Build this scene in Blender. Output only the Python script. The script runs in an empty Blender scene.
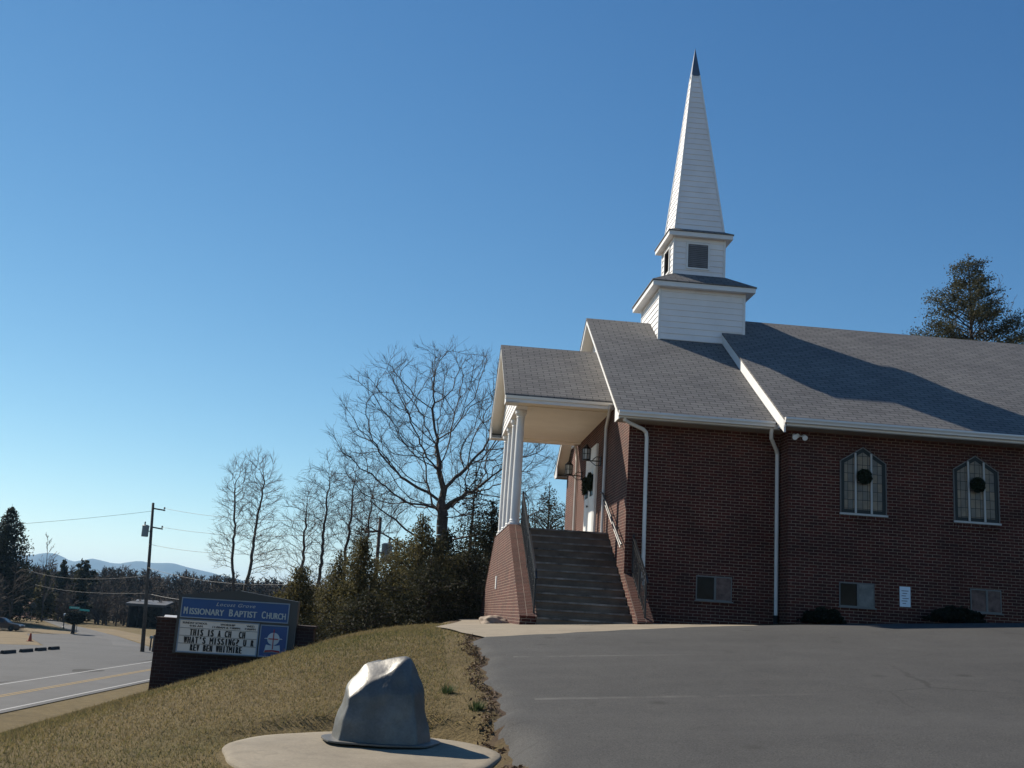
import bpy, bmesh, math, random
import numpy as np
from mathutils import Vector, Matrix, noise

R = math.radians
scene = bpy.context.scene
col = scene.collection

# ------------------------------------------------------------------ camera
F_PX, YAW, PITCH, ROLL = 1060.18, 7.24911674e-02, 2.13579720e-01, 6.31256583e-02
fw = Vector((math.sin(YAW)*math.cos(PITCH), math.cos(YAW)*math.cos(PITCH), math.sin(PITCH)))
r0 = Vector((math.cos(YAW), -math.sin(YAW), 0)); u0 = r0.cross(fw)
rt = r0*math.cos(ROLL) + u0*math.sin(ROLL); up = -r0*math.sin(ROLL) + u0*math.cos(ROLL)
cd = bpy.data.cameras.new('camera'); cam = bpy.data.objects.new('camera', cd); col.objects.link(cam)
cam.matrix_world = Matrix((( rt.x, up.x, -fw.x, 0), (rt.y, up.y, -fw.y, 0), (rt.z, up.z, -fw.z, 0), (0, 0, 0, 1)))
cd.sensor_width = 36; cd.lens = F_PX/1024*36; cd.clip_start = .1; cd.clip_end = 40000
scene.camera = cam

# ------------------------------------------------------------------ light
SUN_EL = R(36.0)
SUN_AZ = R(-46.0)            # from +Y towards +X (negative: to the left)
SUN_DIR = Vector((math.sin(SUN_AZ)*math.cos(SUN_EL), math.cos(SUN_AZ)*math.cos(SUN_EL), math.sin(SUN_EL)))
world = bpy.data.worlds.new('World'); scene.world = world; world.use_nodes = True
wn = world.node_tree; bg = wn.nodes['Background']
sky = wn.nodes.new('ShaderNodeTexSky'); sky.sky_type = 'NISHITA'; sky.sun_disc = False
sky.sun_elevation = SUN_EL; sky.sun_rotation = SUN_AZ
sky.altitude = 2500; sky.air_density = 1.0; sky.dust_density = 0; sky.ozone_density = 4
# deepen the clear winter blue: gain and gamma per channel on the sky's own colour
SKY_S = .075
sep = wn.nodes.new('ShaderNodeSeparateColor'); cmb = wn.nodes.new('ShaderNodeCombineColor'); wn.links.new(sky.outputs[0], sep.inputs[0])
for ch, (gm, gn) in enumerate(((1.40, 2.82), (1.08, 1.82), (.78, 1.26))):
    a = wn.nodes.new('ShaderNodeMath'); a.operation = 'MULTIPLY'; a.inputs[1].default_value = SKY_S; wn.links.new(sep.outputs[ch], a.inputs[0])
    p = wn.nodes.new('ShaderNodeMath'); p.operation = 'POWER'; p.inputs[1].default_value = gm; wn.links.new(a.outputs[0], p.inputs[0])
    q = wn.nodes.new('ShaderNodeMath'); q.operation = 'MULTIPLY'; q.inputs[1].default_value = gn/SKY_S; wn.links.new(p.outputs[0], q.inputs[0])
    wn.links.new(q.outputs[0], cmb.inputs[ch])
wn.links.new(cmb.outputs[0], bg.inputs[0]); bg.inputs[1].default_value = .05
sl = bpy.data.lights.new('sun', 'SUN'); sl.energy = 5.0; sl.angle = R(.53); sl.color = (1, .91, .77)
sun = bpy.data.objects.new('sun', sl); col.objects.link(sun)
sun.rotation_euler = (-SUN_DIR).to_track_quat('-Z', 'Y').to_euler(); sun.location = (-30, 40, 60)
vs = scene.view_settings
vs.view_transform = 'Standard'; vs.look = 'None'; vs.exposure = .585; vs.gamma = 1; vs.use_curve_mapping = False
scene.cycles.max_bounces = 6; scene.cycles.transparent_max_bounces = 8

# ------------------------------------------------------------------ node helpers
def new_mat(name):
    m = bpy.data.materials.new(name); m.use_nodes = True
    nt = m.node_tree; b = nt.nodes['Principled BSDF']
    b.inputs['Specular IOR Level'].default_value = .3
    return m, nt, b
def N(nt, t, **kw):
    n = nt.nodes.new(t)
    for k, v in kw.items():
        if k[0] == '_': setattr(n, k[1:], v)
        else: n.inputs[k.replace('__', ' ')].default_value = v
    return n
def L(nt, a, b): nt.links.new(a, b)
def rgb(*c): return (c[0], c[1], c[2], 1)
def noise_tex(nt, vec, scale, detail=4, rough=.55):
    n = N(nt, 'ShaderNodeTexNoise', Scale=scale, Detail=detail, Roughness=rough)
    if vec is not None: L(nt, vec, n.inputs['Vector'])
    return n
def ramp(nt, fac, stops):
    r = nt.nodes.new('ShaderNodeValToRGB'); cr = r.color_ramp
    while len(cr.elements) < len(stops): cr.elements.new(.5)
    for e, (p, c) in zip(cr.elements, stops): e.position = p; e.color = c if len(c) == 4 else (*c, 1)
    L(nt, fac, r.inputs[0]); return r
def mixc(nt, fac, a, b, mode='MIX'):
    m = nt.nodes.new('ShaderNodeMix'); m.data_type = 'RGBA'; m.blend_type = mode
    for s, v in ((m.inputs[0], fac), (m.inputs[6], a), (m.inputs[7], b)):
        if hasattr(v, 'is_linked'): L(nt, v, s)
        else: s.default_value = v
    return m.outputs[2]
def bump(nt, h, strength, dist, b, nrm=None):
    n = N(nt, 'ShaderNodeBump', Strength=strength, Distance=dist); L(nt, h, n.inputs['Height'])
    if nrm is not None: L(nt, nrm, n.inputs['Normal'])
    L(nt, n.outputs[0], b.inputs['Normal']); return n.outputs[0]
def objco(nt): return nt.nodes.new('ShaderNodeTexCoord').outputs['Object']
def uvco(nt): return nt.nodes.new('ShaderNodeTexCoord').outputs['UV']

def plain(name, c, rough=.6, var=.12, scale=6, metallic=0, spec=.3, bmp=0):
    m, nt, b = new_mat(name); co = objco(nt)
    n = noise_tex(nt, co, scale, 5, .6)
    lo = tuple(x*(1-var) for x in c); hi = tuple(min(1, x*(1+var)) for x in c)
    L(nt, ramp(nt, n.outputs[0], [(.3, lo), (.7, hi)]).outputs[0], b.inputs['Base Color'])
    b.inputs['Roughness'].default_value = rough; b.inputs['Metallic'].default_value = metallic
    b.inputs['Specular IOR Level'].default_value = spec
    if bmp:
        n2 = noise_tex(nt, co, scale*8, 4, .6); bump(nt, n2.outputs[0], bmp, .01, b)
    return m

def brick_mat(name, c1, c2, mortar, bw=.2032, bh=.0677, ms=.0055, off=.5):
    m, nt, b = new_mat(name); uv = uvco(nt)
    t = N(nt, 'ShaderNodeTexBrick', Scale=1.0); t.offset = off
    t.inputs['Brick Width'].default_value = bw; t.inputs['Row Height'].default_value = bh
    t.inputs['Mortar Size'].default_value = ms; t.inputs['Mortar Smooth'].default_value = .15
    t.inputs['Color1'].default_value = rgb(*c1); t.inputs['Color2'].default_value = rgb(*c2)
    t.inputs['Mortar'].default_value = rgb(*mortar); t.inputs['Bias'].default_value = -.1
    L(nt, uv, t.inputs['Vector'])
    n = noise_tex(nt, uv, 1.3, 5, .6); n2 = noise_tex(nt, uv, 25, 3, .6)
    v = ramp(nt, n.outputs[0], [(.28, (.66, .64, .64)), (.74, (1.2, 1.18, 1.16))])
    v2 = ramp(nt, n2.outputs[0], [(.3, (.8, .8, .8)), (.7, (1.15, 1.15, 1.15))])
    c = mixc(nt, 1, t.outputs[0], v.outputs[0], 'MULTIPLY'); c = mixc(nt, 1, c, v2.outputs[0], 'MULTIPLY')
    L(nt, c, b.inputs['Base Color']); b.inputs['Roughness'].default_value = .85
    inv = N(nt, 'ShaderNodeMath', _operation='SUBTRACT'); inv.inputs[0].default_value = 1; L(nt, t.outputs['Fac'], inv.inputs[1])
    bump(nt, inv.outputs[0], .6, .008, b)
    return m

def shingle_mat(name):
    m, nt, b = new_mat(name); uv = uvco(nt)
    t = N(nt, 'ShaderNodeTexBrick', Scale=1.0)
    t.inputs['Brick Width'].default_value = .33; t.inputs['Row Height'].default_value = .145
    t.inputs['Mortar Size'].default_value = .011; t.inputs['Mortar Smooth'].default_value = .2
    t.inputs['Color1'].default_value = rgb(.195, .188, .180); t.inputs['Color2'].default_value = rgb(.145, .141, .137)
    t.inputs['Mortar'].default_value = rgb(.045, .045, .047)
    L(nt, uv, t.inputs['Vector'])
    n = noise_tex(nt, uv, .5, 5, .65); n2 = noise_tex(nt, uv, 60, 3, .7)
    v = ramp(nt, n.outputs[0], [(.3, (.82, .82, .84)), (.7, (1.1, 1.09, 1.07))])
    v2 = ramp(nt, n2.outputs[0], [(.25, (.7, .7, .7)), (.75, (1.3, 1.3, 1.3))])
    c = mixc(nt, 1, t.outputs[0], v.outputs[0], 'MULTIPLY'); c = mixc(nt, 1, c, v2.outputs[0], 'MULTIPLY')
    L(nt, c, b.inputs['Base Color']); b.inputs['Roughness'].default_value = .9
    # each course is lapped: saw-tooth height along the slope
    sx = N(nt, 'ShaderNodeSeparateXYZ'); L(nt, uv, sx.inputs[0])
    d = N(nt, 'ShaderNodeMath', _operation='DIVIDE'); L(nt, sx.outputs[1], d.inputs[0]); d.inputs[1].default_value = .145
    fr = N(nt, 'ShaderNodeMath', _operation='FRACT'); L(nt, d.outputs[0], fr.inputs[0])
    iv = N(nt, 'ShaderNodeMath', _operation='SUBTRACT'); iv.inputs[0].default_value = 1; L(nt, fr.outputs[0], iv.inputs[1])
    ad = N(nt, 'ShaderNodeMath', _operation='MULTIPLY_ADD'); L(nt, n2.outputs[0], ad.inputs[0]); ad.inputs[1].default_value = .4
    L(nt, iv.outputs[0], ad.inputs[2])
    bump(nt, ad.outputs[0], .5, .012, b)
    return m

def foliage_mat(name, stops, scale=3, transl=.25):
    m, nt, b = new_mat(name); co = objco(nt)
    n = noise_tex(nt, co, scale, 4, .7)
    g = nt.nodes.new('ShaderNodeNewGeometry')
    mx = N(nt, 'ShaderNodeMath', _operation='MULTIPLY_ADD'); L(nt, g.outputs['Random Per Island'], mx.inputs[0])
    mx.inputs[1].default_value = .45; L(nt, n.outputs[0], mx.inputs[2])
    sb = N(nt, 'ShaderNodeMath', _operation='SUBTRACT'); L(nt, mx.outputs[0], sb.inputs[0]); sb.inputs[1].default_value = .22
    r = ramp(nt, sb.outputs[0], stops); L(nt, r.outputs[0], b.inputs['Base Color'])
    b.inputs['Roughness'].default_value = .75; b.inputs['Specular IOR Level'].default_value = .15
    if transl:
        tr = nt.nodes.new('ShaderNodeBsdfTranslucent'); L(nt, r.outputs[0], tr.inputs[0])
        ms = nt.nodes.new('ShaderNodeMixShader'); ms.inputs[0].default_value = transl
        L(nt, b.outputs[0], ms.inputs[1]); L(nt, tr.outputs[0], ms.inputs[2])
        L(nt, ms.outputs[0], nt.nodes['Material Output'].inputs[0])
    return m

M = {}
M['landing'] = concrete_mat('landing_concrete', (.48, .43, .36)) if False else plain('landing_concrete', (.36, .315, .26), .9, .15, 2)
M['brick'] = brick_mat('red_brick', (.088, .020, .0125), (.046, .0135, .0095), (.29, .215, .165))
M['brick_side'] = M['brick']
M['sign_brick'] = brick_mat('dark_brick', (0.0465, 0.0195, 0.0165), (0.0315, 0.01575, 0.01425), (0.075, 0.0675, 0.06))
M['shingle'] = shingle_mat('grey_shingles')
M['white'] = plain('white_paint', (.74, .74, .73), .5, .05, 2)
M['soffit'] = plain('soffit_vinyl', (.86, .79, .68), .6, .05, 1.2)
M['siding'] = plain('white_siding', (.78, .77, .77), .55, .06, 1.5)
M['gutter'] = plain('gutter_metal', (.70, .68, .65), .4, .07, 2, 0, .5)
M['metal_tip'] = plain('spire_metal', (.16, .17, .19), .35, .15, 4, .7, .5)
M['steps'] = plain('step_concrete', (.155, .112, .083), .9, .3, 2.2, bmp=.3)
M['nosing'] = plain('worn_nosing', (.34, .32, .30), .9, .45, 3.5)
M['black_iron'] = plain('black_iron', (.02, .02, .022), .45, .2, 8, .3, .5)
M['rail_metal'] = plain('rail_metal', (.04, .043, .05), .5, .2, 8, 0, .4)
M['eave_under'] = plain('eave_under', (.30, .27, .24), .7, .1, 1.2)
M['slat'] = plain('louver_slat', (.24, .24, .25), .6, .15, 4)
M['louver'] = plain('louver_dark', (.10, .10, .11), .6, .15, 4)
M['dark_frame'] = plain('dark_teal_frame', (.014, .019, .02), .5, .2, 4)
M['mullion'] = plain('mullion_white', (.46, .45, .43), .5, .08, 4)
M['frame_dull'] = plain('frame_dull', (.15, .146, .14), .5, .1, 4)
M['paper'] = plain('paper', (.70, .78, .86), .8, .06, 5)
M['ink'] = plain('ink', (.12, .13, .16), .8, .1, 5)
M['wreath'] = foliage_mat('wreath_green', [(.2, (.012, .018, .010)), (.8, (.035, .05, .03))], 14, .1)
M['black_rubber'] = plain('black_rubber', (.018, .018, .018), .7, .2, 4)
M['lamp_glass'] = plain('lamp_glass', (.55, .56, .55), .25, .06, 5, 0, .5)

def glass_mat(name, c, rough=.08):
    m, nt, b = new_mat(name); co = objco(nt)
    n = noise_tex(nt, co, 2.2, 3, .5)
    L(nt, ramp(nt, n.outputs[0], [(.35, tuple(x*.6 for x in c)), (.65, tuple(x*1.3 for x in c))]).outputs[0], b.inputs['Base Color'])
    b.inputs['Roughness'].default_value = rough; b.inputs['Specular IOR Level'].default_value = .05
    return m
M['dark_glass'] = glass_mat('dark_glass', (.016, .016, .017))
M['curtain'] = plain('curtain_brown', (.15, .095, .08), .8, .5, 5)
M['curtain_pale'] = plain('curtain_pale', (.20, .19, .175), .8, .3, 7)

def leaded_glass():
    m, nt, b = new_mat('leaded_glass'); uv = uvco(nt)
    t = N(nt, 'ShaderNodeTexBrick', Scale=1.0); t.offset = 0
    t.inputs['Brick Width'].default_value = .115; t.inputs['Row Height'].default_value = .2
    t.inputs['Mortar Size'].default_value = .006; t.inputs['Mortar Smooth'].default_value = .1
    t.inputs['Color1'].default_value = rgb(.27, .215, .155); t.inputs['Color2'].default_value = rgb(.16, .15, .135)
    t.inputs['Mortar'].default_value = rgb(.02, .02, .022); L(nt, uv, t.inputs['Vector'])
    n = noise_tex(nt, uv, 4, 4, .6); v = ramp(nt, n.outputs[0], [(.3, (.75, .75, .78)), (.7, (1.25, 1.2, 1.12))])
    L(nt, mixc(nt, 1, t.outputs[0], v.outputs[0], 'MULTIPLY'), b.inputs['Base Color'])
    b.inputs['Roughness'].default_value = .35; b.inputs['Specular IOR Level'].default_value = .2
    bump(nt, n.outputs[0], .1, .004, b)
    return m
M['leaded'] = leaded_glass()

# ------------------------------------------------------------------ mesh helpers
def world_org(o):
    p = Vector((0, 0, 0))
    while o is not None: p += o.location; o = o.parent
    return p
def link(o, parent=None):
    col.objects.link(o)
    if parent is not None: o.parent = parent
    return o
def tag(o, label=None, cat=None, group=None, kind=None):
    if label: o['label'] = label
    if cat: o['category'] = cat
    if group: o['group'] = group
    if kind: o['kind'] = kind
    return o
def empty(name, loc, label, cat, group=None):
    o = bpy.data.objects.new(name, None); o.location = loc; o.empty_display_size = .2
    link(o); return tag(o, label, cat, group)

def face_uv(me):
    n = len(me.loops)
    if n == 0: return
    co = np.empty(len(me.vertices)*3, np.float32); me.vertices.foreach_get('co', co); co = co.reshape(-1, 3)
    li = np.empty(n, np.int32); me.loops.foreach_get('vertex_index', li)
    nm = np.empty(len(me.polygons)*3, np.float32); me.polygons.foreach_get('normal', nm); nm = nm.reshape(-1, 3)
    ls = np.empty(len(me.polygons), np.int32); me.polygons.foreach_get('loop_start', ls)
    lt = np.empty(len(me.polygons), np.int32); me.polygons.foreach_get('loop_total', lt)
    pol = np.repeat(np.arange(len(ls)), lt)
    fn = nm[pol]
    t = np.stack([-fn[:, 1], fn[:, 0], np.zeros(n)], 1); ln = np.linalg.norm(t, axis=1)
    flat = ln < .05; t[flat] = (1, 0, 0); ln[flat] = 1; t /= ln[:, None]
    b = np.cross(fn, t)
    p = co[li]
    uv = np.stack([(p*t).sum(1), (p*b).sum(1)], 1).astype(np.float32)
    lay = me.uv_layers.new(name='uv')
    lay.data.foreach_set('uv', uv.ravel())

class MB:
    def __init__(s): s.v = []; s.f = []; s.sm = False
    def poly(s, pts):
        i = len(s.v); s.v += [tuple(p) for p in pts]; s.f.append(list(range(i, i+len(pts)))); return s
    def box(s, x0, x1, y0, y1, z0, z1):
        i = len(s.v)
        s.v += [(x0,y0,z0),(x1,y0,z0),(x1,y1,z0),(x0,y1,z0),(x0,y0,z1),(x1,y0,z1),(x1,y1,z1),(x0,y1,z1)]
        for f in ((0,3,2,1),(4,5,6,7),(0,1,5,4),(1,2,6,5),(2,3,7,6),(3,0,4,7)): s.f.append([i+k for k in f])
        return s
    def prism(s, pts, a0, a1, axis='x'):
        """closed polygon pts (in the two other axes, order y,z / x,z / x,y) extruded from a0 to a1"""
        n = len(pts); i = len(s.v)
        def mk(p, a):
            if axis == 'x': return (a, p[0], p[1])
            if axis == 'y': return (p[0], a, p[1])
            return (p[0], p[1], a)
        s.v += [mk(p, a0) for p in pts] + [mk(p, a1) for p in pts]
        s.f.append([i+k for k in range(n)][::-1]); s.f.append([i+n+k for k in range(n)])
        for k in range(n):
            j = (k+1) % n; s.f.append([i+k, i+j, i+n+j, i+n+k])
        return s
    def bar(s, p, q, w, h=None, upv=(0, 0, 1)):
        p = Vector(p); q = Vector(q); h = w if h is None else h
        d = (q-p).normalized(); u = Vector(upv); 
        if abs(d.dot(u)) > .98: u = Vector((0, 1, 0))
        a = d.cross(u).normalized(); b = a.cross(d).normalized()
        i = len(s.v)
        for c in (p, q):
            for sa, sb in ((-1,-1),(1,-1),(1,1),(-1,1)): s.v.append(tuple(c+a*(sa*w/2)+b*(sb*h/2)))
        for f in ((0,3,2,1),(4,5,6,7),(0,1,5,4),(1,2,6,5),(2,3,7,6),(3,0,4,7)): s.f.append([i+k for k in f])
        return s
    def tube(s, pts, r, n=8, r2=None, cap=True):
        pts = [Vector(p) for p in pts]; m = len(pts); i = len(s.v)
        ref = Vector((0.13, .21, .97))
        for k, p in enumerate(pts):
            d = (pts[min(k+1, m-1)]-pts[max(k-1, 0)]).normalized()
            if abs(d.dot(ref)) > .98: ref = Vector((1, .1, 0)).normalized()
            a = d.cross(ref).normalized(); b = a.cross(d)
            rr = r if r2 is None else r+(r2-r)*k/(m-1)
            for j in range(n):
                t = 2*math.pi*j/n; s.v.append(tuple(p+a*(rr*math.cos(t))+b*(rr*math.sin(t))))
        for k in range(m-1):
            for j in range(n):
                jj = (j+1) % n
                s.f.append([i+k*n+j, i+k*n+jj, i+(k+1)*n+jj, i+(k+1)*n+j])
        if cap:
            s.f.append([i+j for j in range(n)][::-1]); s.f.append([i+(m-1)*n+j for j in range(n)])
        return s
    def lathe(s, prof, c, n=16, ax='z'):
        i = len(s.v); c = Vector(c)
        for r, z in prof:
            for j in range(n):
                t = 2*math.pi*j/n
                o = (r*math.cos(t), r*math.sin(t), z) if ax == 'z' else ((z, r*math.cos(t), r*math.sin(t)) if ax == 'x' else (r*math.sin(t), z, r*math.cos(t)))
                s.v.append(tuple(c+Vector(o)))
        m = len(prof)
        for k in range(m-1):
            for j in range(n):
                jj = (j+1) % n; s.f.append([i+k*n+j, i+k*n+jj, i+(k+1)*n+jj, i+(k+1)*n+j])
        s.f.append([i+j for j in range(n)][::-1]); s.f.append([i+(m-1)*n+j for j in range(n)])
        return s
    def build(s, name, mat, parent=None, smooth=False, bev=0, uv=True):
        org = world_org(parent)
        me = bpy.data.meshes.new(name)
        me.from_pydata([tuple(Vector(v)-org) for v in s.v], [], s.f)
        bm = bmesh.new(); bm.from_mesh(me)
        bmesh.ops.recalc_face_normals(bm, faces=bm.faces[:])
        if bev: bmesh.ops.bevel(bm, geom=bm.edges[:], offset=bev, segments=2, affect='EDGES', profile=.7, clamp_overlap=True)
        bm.to_mesh(me); bm.free()
        me.materials.append(mat)
        if uv:
            # textures are laid out in world metres
            if org.length: me.transform(Matrix.Translation(org))
            face_uv(me)
            if org.length: me.transform(Matrix.Translation(-org))
        if smooth: me.polygons.foreach_set('use_smooth', [True]*len(me.polygons))
        me.update()
        return link(bpy.data.objects.new(name, me), parent)

def build_each(mb, name, mat, parent=None, **kw):
    """every separate piece becomes a part of its own"""
    root = list(range(len(mb.v)))
    def find(i):
        while root[i] != i: root[i] = root[root[i]]; i = root[i]
        return i
    for f in mb.f:
        for i in f[1:]: root[find(i)] = find(f[0])
    groups = {}
    for f in mb.f: groups.setdefault(find(f[0]), []).append(f)
    for fs in groups.values():
        ids = sorted({i for f in fs for i in f}); mp = {k: n for n, k in enumerate(ids)}
        q = MB(); q.v = [mb.v[i] for i in ids]; q.f = [[mp[i] for i in f] for f in fs]; q.build(name, mat, parent, **kw)
def np_mesh(name, V, Fc, mat, parent=None, smooth=False):
    """big meshes: V (n,3) world, Fc (m,k) faces of equal size"""
    org = np.array(world_org(parent)); me = bpy.data.meshes.new(name)
    V = (V-org).astype(np.float32); k = Fc.shape[1]
    me.vertices.add(len(V)); me.vertices.foreach_set('co', V.ravel())
    me.loops.add(Fc.size); me.loops.foreach_set('vertex_index', Fc.astype(np.int32).ravel())
    me.polygons.add(len(Fc)); me.polygons.foreach_set('loop_start', np.arange(len(Fc), dtype=np.int32)*k)
    try: me.polygons.foreach_set('loop_total', np.full(len(Fc), k, np.int32))
    except Exception: pass
    if smooth: me.polygons.foreach_set('use_smooth', [True]*len(Fc))
    me.materials.append(mat); me.update(calc_edges=True); me.validate()
    return link(bpy.data.objects.new(name, me), parent)

# ------------------------------------------------------------------ terrain
_py = np.array([-60, 0, 5, 9.2, 12.5, 15.6, 18, 19.5, 22, 30, 60, 200.])
_pz = np.array([-1.9, -1.62, -1.52, -1.25, -.94, -.59, -.35, -.26, -.235, -.235, -.3, -.5])
_dy = np.linspace(-60, 200, 5201); _dz = np.interp(_dy, _py, _pz)
_k = np.exp(-.5*(np.linspace(-3, 3, 61)/1.0)**2); _k /= _k.sum()
_dzs = np.convolve(np.pad(_dz, 30, mode='edge'), _k, mode='valid')
VAL = -5.3
def smin(a, b, k):
    h = np.clip(.5+.5*(b-a)/k, 0, 1); return b*(1-h)+a*h-k*h*(1-h)
CX, CY = -.43, 10.4
def slab_z(X, Y): return -1.335+.035*(Y-CY)+.02*(X-CX)
def ground(X, Y):
    X = np.asarray(X, float); Y = np.asarray(Y, float)
    lot = np.interp(Y, _dy, _dzs) + .066*(np.clip(X, -9, 13)-2)
    bank = -.88+.35*(X+2.13)
    drop = np.clip(Y-24.5, 0, 40)*.12*np.clip((1.5-X)/2.0, 0, 1)
    z = smin(lot, bank-drop, .35)
    z = z - np.clip(Y-37, 0, 60)*.16*np.clip((9-X)/6, 0, 1)
    z = -smin(-z, np.full_like(z, -VAL), .5)
    # graded level around the concrete slab
    d = np.sqrt(((X-CX)/1.0)**2+((Y-CY)/1.0)**2); k = np.clip((1.75-d)/.30, 0, 1); k = k*k*(3-2*k)*np.clip((1.5-X)/.6, 0, 1)
    return z*(1-k)+(slab_z(X, Y)-.035)*k
def gz(x, y): return float(ground(x, y))

def axis(parts):
    out = []
    for a, b, st in parts: out.append(np.arange(a, b, st))
    return np.concatenate(out+[np.array([parts[-1][1]])])
gx = axis([(-9000, -1000, 1000), (-1000, -200, 100), (-200, -40, 10), (-40, -12, 1.0), (-12, 4, .2), (4, 40, 1), (40, 200, 20), (200, 1000, 100), (1000, 9000, 1000)])
gy = axis([(-400, -40, 40), (-40, 2, 3), (2, 26, .2), (26, 60, 1), (60, 200, 5), (200, 1000, 50), (1000, 12000, 500)])
def grid_mesh(name, xs, ys, zf, mat, mask=None, parent=None):
    XX, YY = np.meshgrid(xs, ys); ZZ = zf(XX, YY)
    V = np.stack([XX.ravel(), YY.ravel(), ZZ.ravel()], 1); nx = len(xs)
    ii, jj = np.meshgrid(np.arange(nx-1), np.arange(len(ys)-1)); q = (jj*nx+ii)
    Fc = np.stack([q, q+1, q+nx+1, q+nx], -1).reshape(-1, 4)
    if mask is not None:
        cx = V[Fc][:, :, 0].mean(1); cy = V[Fc][:, :, 1].mean(1); Fc = Fc[mask(cx, cy)]
    return np_mesh(name, V, Fc, mat, parent, True)

def ground_mat():
    m, nt, b = new_mat('dormant_turf'); co = objco(nt)
    a = noise_tex(nt, co, .35, 5, .65); c2 = noise_tex(nt, co, 3.5, 5, .7); f = noise_tex(nt, co, 30, 4, .7)
    base = ramp(nt, a.outputs[0], [(.3, (0.115, 0.088, 0.045)), (.55, (0.15, 0.115, 0.06)), (.75, (0.1, 0.09, 0.04))])
    v = ramp(nt, c2.outputs[0], [(.3, (0.7, 0.7, 0.68)), (.7, (1.25, 1.22, 1.15))])
    v2 = ramp(nt, f.outputs[0], [(.3, (0.6, 0.6, 0.6)), (.7, (1.35, 1.35, 1.3))])
    c = mixc(nt, 1, base.outputs[0], v.outputs[0], 'MULTIPLY'); c = mixc(nt, 1, c, v2.outputs[0], 'MULTIPLY')
    # bare soil and leaf crumbs along the edge of the pavement
    sx = N(nt, 'ShaderNodeSeparateXYZ'); L(nt, co, sx.inputs[0])
    mr = N(nt, 'ShaderNodeMapRange'); L(nt, sx.outputs[0], mr.inputs[0]); mr.inputs[1].default_value = .35; mr.inputs[2].default_value = 1.0
    ad = N(nt, 'ShaderNodeMath', _operation='MULTIPLY'); L(nt, mr.outputs[0], ad.inputs[0]); L(nt, c2.outputs[0], ad.inputs[1])
    sr = ramp(nt, ad.outputs[0], [(.3, (0, 0, 0)), (.5, (1, 1, 1))])
    c = mixc(nt, sr.outputs[0], c, rgb(0.075, 0.052, 0.036))
    L(nt, c, b.inputs['Base Color']); b.inputs['Roughness'].default_value = .95; b.inputs['Specular IOR Level'].default_value = .1
    bump(nt, f.outputs[0], .8, .03, b)
    return m
M['ground'] = ground_mat()
g = grid_mesh('ground', gx, gy, ground, M['ground']); tag(g, kind='structure')

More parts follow.
